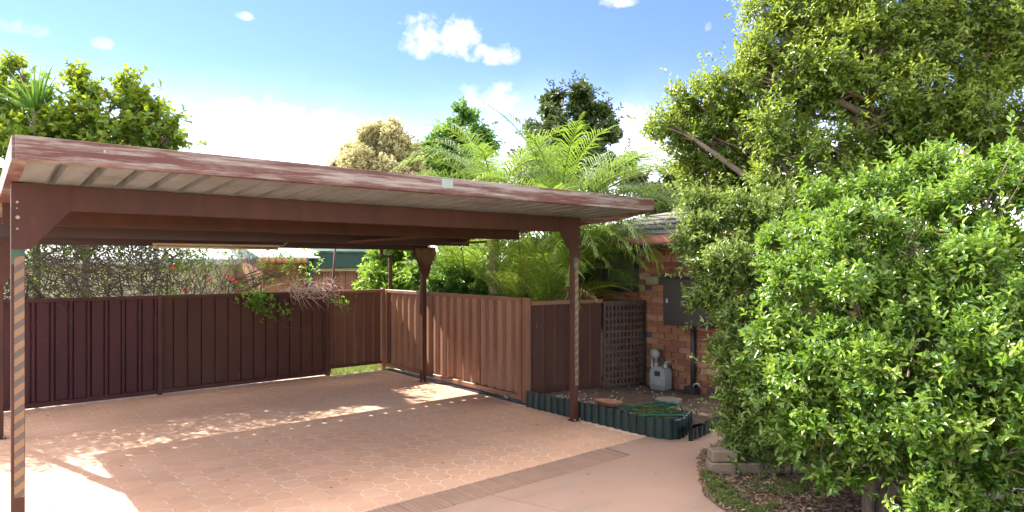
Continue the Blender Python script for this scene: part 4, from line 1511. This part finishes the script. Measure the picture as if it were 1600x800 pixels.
# ------------------------------------------------------------------ palms
def frond_mesh(base, azim, elev, length, droop, m, width=.42, nleaf=40, vee=.45, hang=.25, droop_tip=1.0, origin=(0, 0, 0)):
    """rachis that arches under its weight, two rows of leaflets"""
    hd = np.array([math.cos(azim), math.sin(azim), 0])
    S = np.array([-math.sin(azim), math.cos(azim), 0])
    K = 24
    ts = np.linspace(0, 1, K)
    ang = elev - droop * ts ** 1.5
    step = length / (K - 1)
    pts = [np.array(base, float)]
    for i in range(1, K):
        a_ = ang[i]
        pts.append(pts[-1] + (hd * math.cos(a_) + np.array([0, 0, math.sin(a_)])) * step)
    pts = np.array(pts)
    V, F, T = [], [], []
    tone = rng.uniform(.25, .75)
    # rachis: three sided
    for i in range(K):
        r_ = .014 * (1 - .85 * ts[i]) + .002
        up_ = hd * -math.sin(ang[i]) + np.array([0, 0, math.cos(ang[i])])
        V += [pts[i] + S * r_, pts[i] - S * r_, pts[i] + up_ * r_ * .8, pts[i] - up_ * r_]
        T += [min(1, tone + .3)] * 4
    for i in range(K - 1):
        a_ = i * 4
        for (p, q) in ((0, 2), (2, 1), (1, 3), (3, 0)):
            F.append((a_ + p, a_ + q, a_ + 4 + q, a_ + 4 + p))
    for j in range(nleaf):
        t = .14 + .86 * (j + .5) / nleaf
        f = t * (K - 1)
        i = min(int(f), K - 2)
        p = pts[i] * (1 - (f - i)) + pts[i + 1] * (f - i)
        a_ = ang[i]
        dirr = hd * math.cos(a_) + np.array([0, 0, math.sin(a_)])
        up_ = hd * -math.sin(a_) + np.array([0, 0, math.cos(a_)])
        ll = 1.18 * width * (math.sin(min(1, t * 1.02 + .12) * math.pi) ** .55 * .9 + .12) * rng.uniform(.85, 1.12)
        for sgn in (-1, 1):
            fwd = .40 + .75 * t
            v_ = vee + rng.normal(0, .12)
            d1 = S * sgn + dirr * fwd + up_ * v_ + rng.normal(0, .07, 3)
            d1 /= np.linalg.norm(d1)
            w = .0062 + .003 * rng.random()
            sidev = np.cross(d1, up_)
            sidev /= np.linalg.norm(sidev) + 1e-9
            p1 = p + d1 * ll * .45
            p2 = p + d1 * ll - np.array([0, 0, 1]) * ll * (hang + .14) * rng.uniform(.5, 1.4)
            b0 = len(V)
            V += [p - sidev * w * .5, p + sidev * w * .5, p1 - sidev * w, p1 + sidev * w, p2 - sidev * w * .12, p2 + sidev * w * .12]
            F += [(b0, b0 + 1, b0 + 3, b0 + 2), (b0 + 2, b0 + 3, b0 + 5, b0 + 4)]
            T += [min(1, max(0, tone + rng.normal(0, .13)))] * 6
    return mesh_np('frond', np.array(V), np.array(F), m, np.array(T), origin)


def palm(name, label, base, crown_z, spec, trunk_r=.09, lean=(0, 0), group='palms behind the gate', shaft=True):
    b = Vector(base)
    t = empty(name, b, label, 'palm', group)
    top = b + Vector((lean[0], lean[1], crown_z))
    mb = MB()
    K = 16
    path = [b.lerp(top, i / K) for i in range(K + 1)]
    rad = [trunk_r * (1.15 - .25 * i / K) * (1.08 if i % 2 else .95) for i in range(K + 1)]
    mb.tube(path, rad, 10)
    mb.build('trunk', M['bark_grey'], t, True)
    if shaft:
        mb = MB()
        for i in range(60):
            a_ = random.uniform(0, 6.28)
            r_ = trunk_r * random.uniform(.8, 1.2)
            p = top + Vector((math.cos(a_) * r_, math.sin(a_) * r_, random.uniform(-.5, .05)))
            mb.tube([p, p + Vector((math.cos(a_) * .06, math.sin(a_) * .06, -.12)), p + Vector((math.cos(a_) * .07, math.sin(a_) * .07, -.34))], [.008, .007, .003], 3, False)
        mb.build('fibre_skirt', M['fibre'], t)
    for (azd, eld, ln, dr, mt, wd, hg) in spec:
        base_p = np.array(top) + np.array([math.cos(R(azd)) * .05, math.sin(R(azd)) * .05, 0])
        me = frond_mesh(base_p, R(azd), R(eld), ln, R(dr), M[mt], wd, hang=hg, origin=WP[t])
        link('frond', me, t, WP[t])
    return t


# azimuth in degrees from +X (right and away) towards +Y (left and away). To the right in the picture: about -40; to the left: about 140
def rnd_fronds(n, e0, e1, l0, l1, d0, d1, az0=0, az1=360, wd=.42, mt='frond', hg=.25):
    return [(az0 + (az1 - az0) * (i + random.uniform(-.3, .3)) / n, random.uniform(e0, e1), random.uniform(l0, l1), random.uniform(d0, d1), mt, wd, hg) for i in range(n)]


palm('palm', 'tall feathery palm whose fronds arch right over the carport corner', (6.95, 7.25, 0), 2.40,
     rnd_fronds(9, 62, 86, 1.7, 2.3, 60, 105) + rnd_fronds(10, 30, 60, 1.9, 2.4, 60, 100) + rnd_fronds(10, -5, 30, 1.5, 2.0, 50, 80) + rnd_fronds(9, 5, 65, 2.1, 2.5, 55, 100, -85, -5)
     + [(-42, 66, 2.3, 95, 'frond', .46, .2), (-25, 45, 2.2, 85, 'frond', .46, .2), (-55, 35, 2.1, 70, 'frond', .46, .3), (-35, 15, 2.0, 60, 'frond', .46, .35),
        (-60, 5, 1.8, 55, 'frond', .46, .35), (-38, 52, 2.6, 88, 'frond', .48, .25), (-50, 48, 2.5, 80, 'frond', .48, .3), (-28, 58, 2.6, 92, 'frond', .48, .25), (-44, 30, 2.5, 65, 'frond', .48, .3), (-34, 40, 2.6, 78, 'frond', .48, .3), (-70, -5, 1.5, 50, 'frond', .42, .4), (60, 78, 2.2, 60, 'frond', .46, .2), (-10, 72, 2.0, 70, 'frond', .46, .2)])
palm('palm', 'feathery palm with yellowish fronds arching left above the carport roof', (6.65, 8.45, 0), 2.8,
     rnd_fronds(8, 60, 86, 1.6, 2.1, 60, 105) + rnd_fronds(8, 25, 60, 1.6, 2.0, 60, 100)
     + [(135, 68, 2.0, 105, 'frond', .42, .35), (150, 58, 2.0, 100, 'frond', .42, .35), (120, 75, 2.1, 95, 'frond', .42, .3), (165, 40, 1.8, 80, 'frond', .40, .4), (100, 80, 2.0, 60, 'frond', .4, .2),
        (150, 20, 1.9, 85, 'frond_dry', .34, .7), (175, 5, 1.7, 70, 'frond_dry', .34, .7), (-40, 35, 1.7, 80, 'frond', .42, .3)])
palm('palm', 'low bushy palm filling the space right behind the gate', (6.95, 8.05, 0), .75,
     rnd_fronds(24, 68, 88, 1.7, 2.2, 25, 50) + rnd_fronds(10, 40, 65, 1.5, 1.9, 40, 70, -60, 120) + rnd_fronds(8, 62, 72, 1.3, 1.7, 30, 50, 120, 300), .08, shaft=False)
palm('palm', 'young upright palm close beside the lattice, behind the plain fence panel', (6.75, 7.15, 0), .9,
     rnd_fronds(18, 66, 86, 1.4, 1.9, 30, 60) + rnd_fronds(6, 50, 66, 1.2, 1.5, 60, 90, -80, 60) + [(-100, 66, 1.35, 105, 'frond_dry', .3, .7), (-112, 64, 1.2, 105, 'frond', .3, .5)], .07, shaft=False)
palm('palm', 'slim palm of yellow green fronds behind the rear carport post', (6.75, 9.35, 0), 1.2,
     rnd_fronds(20, 55, 86, 1.5, 2.0, 35, 80) + rnd_fronds(8, 30, 55, 1.3, 1.6, 50, 80, -60, 140), .07, shaft=False)
palm('palm', 'palm with long fronds arching between the front post and brick wall', (7.08, 7.0, 0), 1.75,
     rnd_fronds(8, 45, 80, 1.5, 2.0, 70, 115, -150, -30) + rnd_fronds(5, 10, 45, 1.2, 1.6, 60, 90, -140, -70) + rnd_fronds(9, 55, 85, 1.5, 1.9, 60, 100, 60, 230)
     + [(-62, 60, 2.1, 80, 'frond', .48, .3), (-50, 70, 2.2, 75, 'frond', .48, .3), (-88, 35, 1.7, 80, 'frond', .46, .4)], .075)
# dry fibre hanging over the rear post bracket
mb = MB()
for i in range(190):
    x = PX1 + random.uniform(-.20, .17)
    p = Vector((x, gy - .012 - random.random() * .03, 2.075 + random.uniform(-.02, .02)))
    ln_ = random.uniform(.12, .30) * (1 - abs(x - PX1) * 2.2)
    q = p + Vector((random.uniform(-.02, .02), random.uniform(-.02, .0), -ln_))
    mb.tube([p, p.lerp(q, .5) + Vector((random.uniform(-.01, .01), 0, 0)), q], [.005, .004, .002], 3, False)
o = mb.build('palm_fibre', M['fibre'])
tag(o, 'brown dry palm fibre hanging over the rear post bracket', 'palm fibre')

# ------------------------------------------------------------------ shrubs and trees on the right
near_clumps = pxc([(1225, 395, 50, 5.7), (1290, 340, 60, 5.7), (1380, 300, 60, 5.7), (1470, 270, 60, 5.6), (1190, 590, 45, 5.5), (1225, 650, 50, 5.4), (1330, 370, 70, 4.9), (1420, 345, 70, 5.0), (1500, 330, 80, 4.9), (1585, 260, 80, 4.7), (1250, 440, 62, 5.0), (1340, 470, 95, 4.7), (1450, 470, 100, 4.6),
                   (1560, 430, 110, 4.4), (1215, 520, 55, 5.0), (1290, 570, 90, 4.7), (1400, 590, 110, 4.45), (1530, 580, 120, 4.25), (1290, 670, 70, 4.6),
                   (1370, 680, 80, 4.4), (1490, 700, 105, 4.1), (1610, 700, 120, 4.0), (1310, 740, 45, 4.5), (1475, 800, 60, 4.0), (1560, 830, 110, 3.95), (1660, 500, 110, 4.3), (1660, 330, 90, 4.6),
                   (1480, 560, 120, 5.2), (1380, 640, 110, 5.2), (1580, 620, 120, 5.0)])
make_tree('glossy_shrub', 'big near shrub with large glossy bright green leaves at the lower right', 'shrub', at(1450, 860, 4.6) * Vector((1, 1, 0)) if False else Vector((4.95, 1.95, 0.0)),
          near_clumps, M['leaf_glossy'], (.058, .025), 215, k=8, twig=.11, sub=12, subr=.33, trunk_r=.035, stems=5, up=.5, near=260, fork=.3)
mid_clumps = pxc([(1110, 330, 50, 6.8), (1100, 385, 48, 6.7), (1150, 420, 66, 6.4), (1215, 380, 80, 6.5), (1120, 470, 42, 6.4), (1170, 500, 62, 6.2), (1145, 550, 48, 6.1), (1165, 600, 50, 6.0), (1190, 560, 70, 6.2),
                  (1175, 650, 55, 5.9), (1215, 670, 70, 5.9), (1160, 700, 34, 5.8), (1240, 610, 70, 6.0), (1260, 500, 80, 6.3), (1240, 330, 80, 6.7), (1215, 715, 40, 5.75), (1290, 690, 60, 5.8)])
make_tree('fine_shrub', 'tall shrub with small grey green leaves between the meter box and glossy shrub', 'shrub', (5.55, 3.05, 0.0),
          mid_clumps, M['leaf_fine'], (.052, .021), 250, k=8, twig=.10, sub=11, subr=.37, trunk_r=.03, stems=4, up=.3, fork=.3)
A_cl = pxc([(1250, 380, 60, 6.8), (1320, 370, 60, 6.6), (1200, 130, 50, 7.4), (1260, 30, 60, 7.6), (1480, 150, 60, 6.8), (1390, 240, 50, 7.0), (1100, 240, 50, 8.0), (1145, 190, 55, 7.8), (1210, 210, 60, 7.1), (1150, 300, 60, 7.9), (1225, 290, 60, 6.9), (1300, 230, 60, 6.9), (1280, 110, 70, 7.3), (1370, 190, 60, 6.9), (1180, 90, 45, 7.6), (1360, 80, 70, 7.1), (1450, 90, 60, 7.0), (1420, 280, 60, 6.9), (1560, 110, 60, 6.8), (1340, 310, 60, 6.7), (1540, 260, 60, 6.8),
            (1085, 150, 44, 7.9), (1040, 195, 36, 7.9), (1110, 205, 60, 7.9), (1150, 130, 42, 7.5), (1170, 250, 72, 7.8), (1110, 290, 55, 8.0), (1225, 70, 66, 7.6), (1195, 20, 45, 7.8), (1230, 160, 55, 7.4),
            (1310, 40, 85, 7.5), (1320, 140, 70, 7.0), (1400, 20, 85, 7.2), (1250, 250, 60, 7.0), (1185, 330, 62, 7.7), (1270, 320, 70, 6.9), (1410, 130, 70, 6.8), (1500, 20, 80, 7.0), (1590, 40, 85, 6.8),
            (1450, 210, 60, 6.9), (1540, 170, 66, 6.6), (1600, 200, 70, 6.5), (1350, 250, 50, 7.2), (1490, 280, 60, 6.9), (1300, -50, 90, 7.6), (1450, -70, 100, 7.3), (1580, -60, 100, 7.0), (1670, 60, 100, 6.8), (1680, 220, 90, 6.7)])
make_tree('garden_tree', 'tall broad leafed tree with crooked dark limbs at the upper right', 'tree', (7.35, 2.45, 0.0), A_cl, M['leaf_tree'], (.062, .028), 92, k=7, twig=.13,
          sub=11, subr=.39, trunk_r=.085, stems=3, up=.25, lean=[at(1365, 300, 7.2), at(1420, 210, 7.0), at(1280, 360, 7.0)])

# ------------------------------------------------------------------ trees behind
make_tree('maple_tree', 'yellow green tree with reddish tips rising over the carport roof at the left', 'tree', (1.75, 14.6, -.05),
          pxc([(20, 150, 50, 12.6), (10, 215, 50, 12.4), (85, 170, 44, 12.5), (125, 140, 36, 12.5), (110, 205, 55, 12.2), (160, 195, 45, 12.3), (195, 130, 26, 12.6), (205, 175, 44, 12.3), (200, 225, 52, 12.2),
               (240, 170, 24, 12.5), (255, 215, 30, 12.3), (60, 240, 60, 12.2), (140, 250, 60, 12.2), (230, 260, 50, 12.3), (-40, 180, 70, 12.5), (22, 105, 20, 12.7), (118, 118, 18, 12.6), (60, 300, 60, 12.4), (170, 310, 60, 12.4), (272, 195, 12, 12.4)]),
          M['leaf_maple'], (.115, .085), 25, k=6, twig=.16, sub=9, subr=.42, trunk_r=.09, up=.3, fork=.45)
# strap-leaved cordyline in front of it
cb = at(58, 412, 11.9)
co = empty('cordyline', (cb.x, cb.y, -.05), 'spiky strap leafed plant standing up through the yellow green tree', 'plant')
top = at(56, 175, 11.9)
mb = MB()
mb.tube([(cb.x, cb.y, -.06), (top.x, top.y, top.z)], [.07, .05], 8)
mb.build('stem', M['bark'], co, True)
k = 38
d = rand_dirs(k)
d[:, 2] = np.abs(d[:, 2]) * 1.6 + .25
d = norm(d)
V, F, kk = ribbons_np(np.tile(np.array([top]), (k, 1)), d, rng.uniform(.7, 1.15, k), np.full(k, .06), .12)
link('crown', mesh_np('crown', V, F, M['leaf_green'], np.repeat(rng.uniform(0, .6, k), kk), WP[co]), co, WP[co])
make_tree('blossom_tree', 'rounded cream coloured blossoming tree beyond the carport roof', 'tree', at(590, 412, 21.5) * Vector((1, 1, 0)),
          pxc([(595, 225, 42, 21.5), (560, 240, 32, 21.3), (630, 240, 34, 21.5), (595, 265, 60, 21.2), (545, 265, 28, 21.2), (640, 275, 40, 21.5), (528, 262, 16, 21.4), (575, 300, 60, 21.3), (620, 320, 60, 21.3), (606, 204, 20, 21.5)]),
          M['leaf_cream'], (.13, .075), 70, k=6, twig=.12, sub=12, subr=.36, trunk_r=.14, up=.2, fork=.5, twigs=False)
make_tree('green_tree', 'rounded dark green tree between the blossom tree and the palm', 'tree', at(700, 412, 24) * Vector((1, 1, 0)),
          pxc([(690, 235, 32, 24), (665, 255, 34, 24), (715, 250, 36, 23.5), (720, 185, 22, 24), (705, 215, 26, 24), (745, 225, 30, 24), (690, 290, 40, 24), (740, 280, 40, 23.8), (670, 230, 18, 24), (660, 320, 50, 24)]),
          M['leaf_green'], (.17, .10), 38, k=6, twig=.2, sub=9, subr=.42, trunk_r=.14, up=.3, fork=.5, twigs=False)
make_tree('dark_tree', 'tall dark tree with rusty tips behind the palms', 'tree', at(885, 412, 25) * Vector((1, 1, 0)),
          pxc([(865, 170, 26, 25), (905, 160, 30, 25), (930, 185, 30, 25), (880, 200, 36, 24.6), (935, 220, 32, 24.8), (850, 215, 34, 24.4), (835, 240, 34, 24.4), (900, 245, 44, 24.5), (860, 270, 44, 24.2), (940, 260, 34, 24.6), (818, 262, 26, 24.3), (905, 300, 50, 24.3), (912, 140, 10, 25), (870, 150, 12, 25)]),
          M['leaf_dark'], (.17, .10), 36, k=6, twig=.2, sub=9, subr=.42, trunk_r=.16, up=.3, fork=.5, twigs=False)
make_tree('olive_tree', 'pale olive tree peeping out low between the palm and the big tree', 'tree', at(1060, 412, 22) * Vector((1, 1, 0)),
          pxc([(1055, 275, 26, 22), (1030, 295, 26, 22), (1080, 290, 34, 22), (1045, 320, 40, 22), (1100, 320, 40, 22), (985, 250, 14, 22), (990, 280, 24, 22)]),
          M['leaf_dark'], (.16, .09), 34, k=6, twig=.2, sub=8, subr=.42, trunk_r=.1, up=.3, fork=.5, twigs=False)
make_tree('lime_bush', 'sunny lime green bush behind the corner of fence and gate', 'shrub', (6.05, 12.3, -.05),
          pxc([(600, 420, 34, 13.0), (630, 405, 34, 12.8), (585, 445, 26, 13), (620, 450, 40, 12.8), (650, 430, 34, 12.6), (610, 480, 40, 12.9), (660, 470, 40, 12.6), (640, 380, 26, 12.9), (690, 440, 40, 12.4), (720, 450, 40, 12.2)]),
          M['leaf_lime'], (.12, .045), 75, k=7, twig=.12, sub=10, subr=.42, trunk_r=.03, stems=3, up=.2, fork=.3)
make_tree('fern_bush', 'bright green leafy bush low behind the gate under the palms', 'shrub', (7.05, 9.3, 0.0),
          pxc([(690, 440, 30, 11.4), (730, 450, 34, 11.2), (760, 440, 30, 11.0), (800, 455, 36, 10.9), (845, 450, 34, 10.6), (700, 480, 40, 11.4), (780, 490, 40, 11.0), (720, 410, 26, 11.5), (880, 450, 30, 10.4)]),
          M['leaf_green'], (.085, .036), 110, k=7, twig=.12, sub=10, subr=.42, trunk_r=.025, stems=3, up=.2, fork=.3)
# distant belt of trees closing the view low down
belt = []
rt = random.Random(9)
for i in range(26):
    px = -150 + i * 75
    belt.append((px + rt.uniform(-25, 25), rt.uniform(385, 400), rt.uniform(26, 40), rt.uniform(38, 46)))
    belt.append((px + rt.uniform(-25, 25), 425, rt.uniform(34, 46), rt.uniform(36, 44)))
P, O, _ = crown_points(pxc(belt), 9, 8, .45)
A = sprigs(P, O, 5, .34, .22, .3, .3)
V, F = leaves_np(*A[:5])
o = link('treeline', mesh_np('treeline', V, F, M['leaf_green'], np.repeat(A[5], 6)))
tag(o, 'far off belt of low green trees beyond the gardens', 'trees', kind='stuff')
print('octagons', len(octs), 'squares', len(sqs), 'bricks', nb)
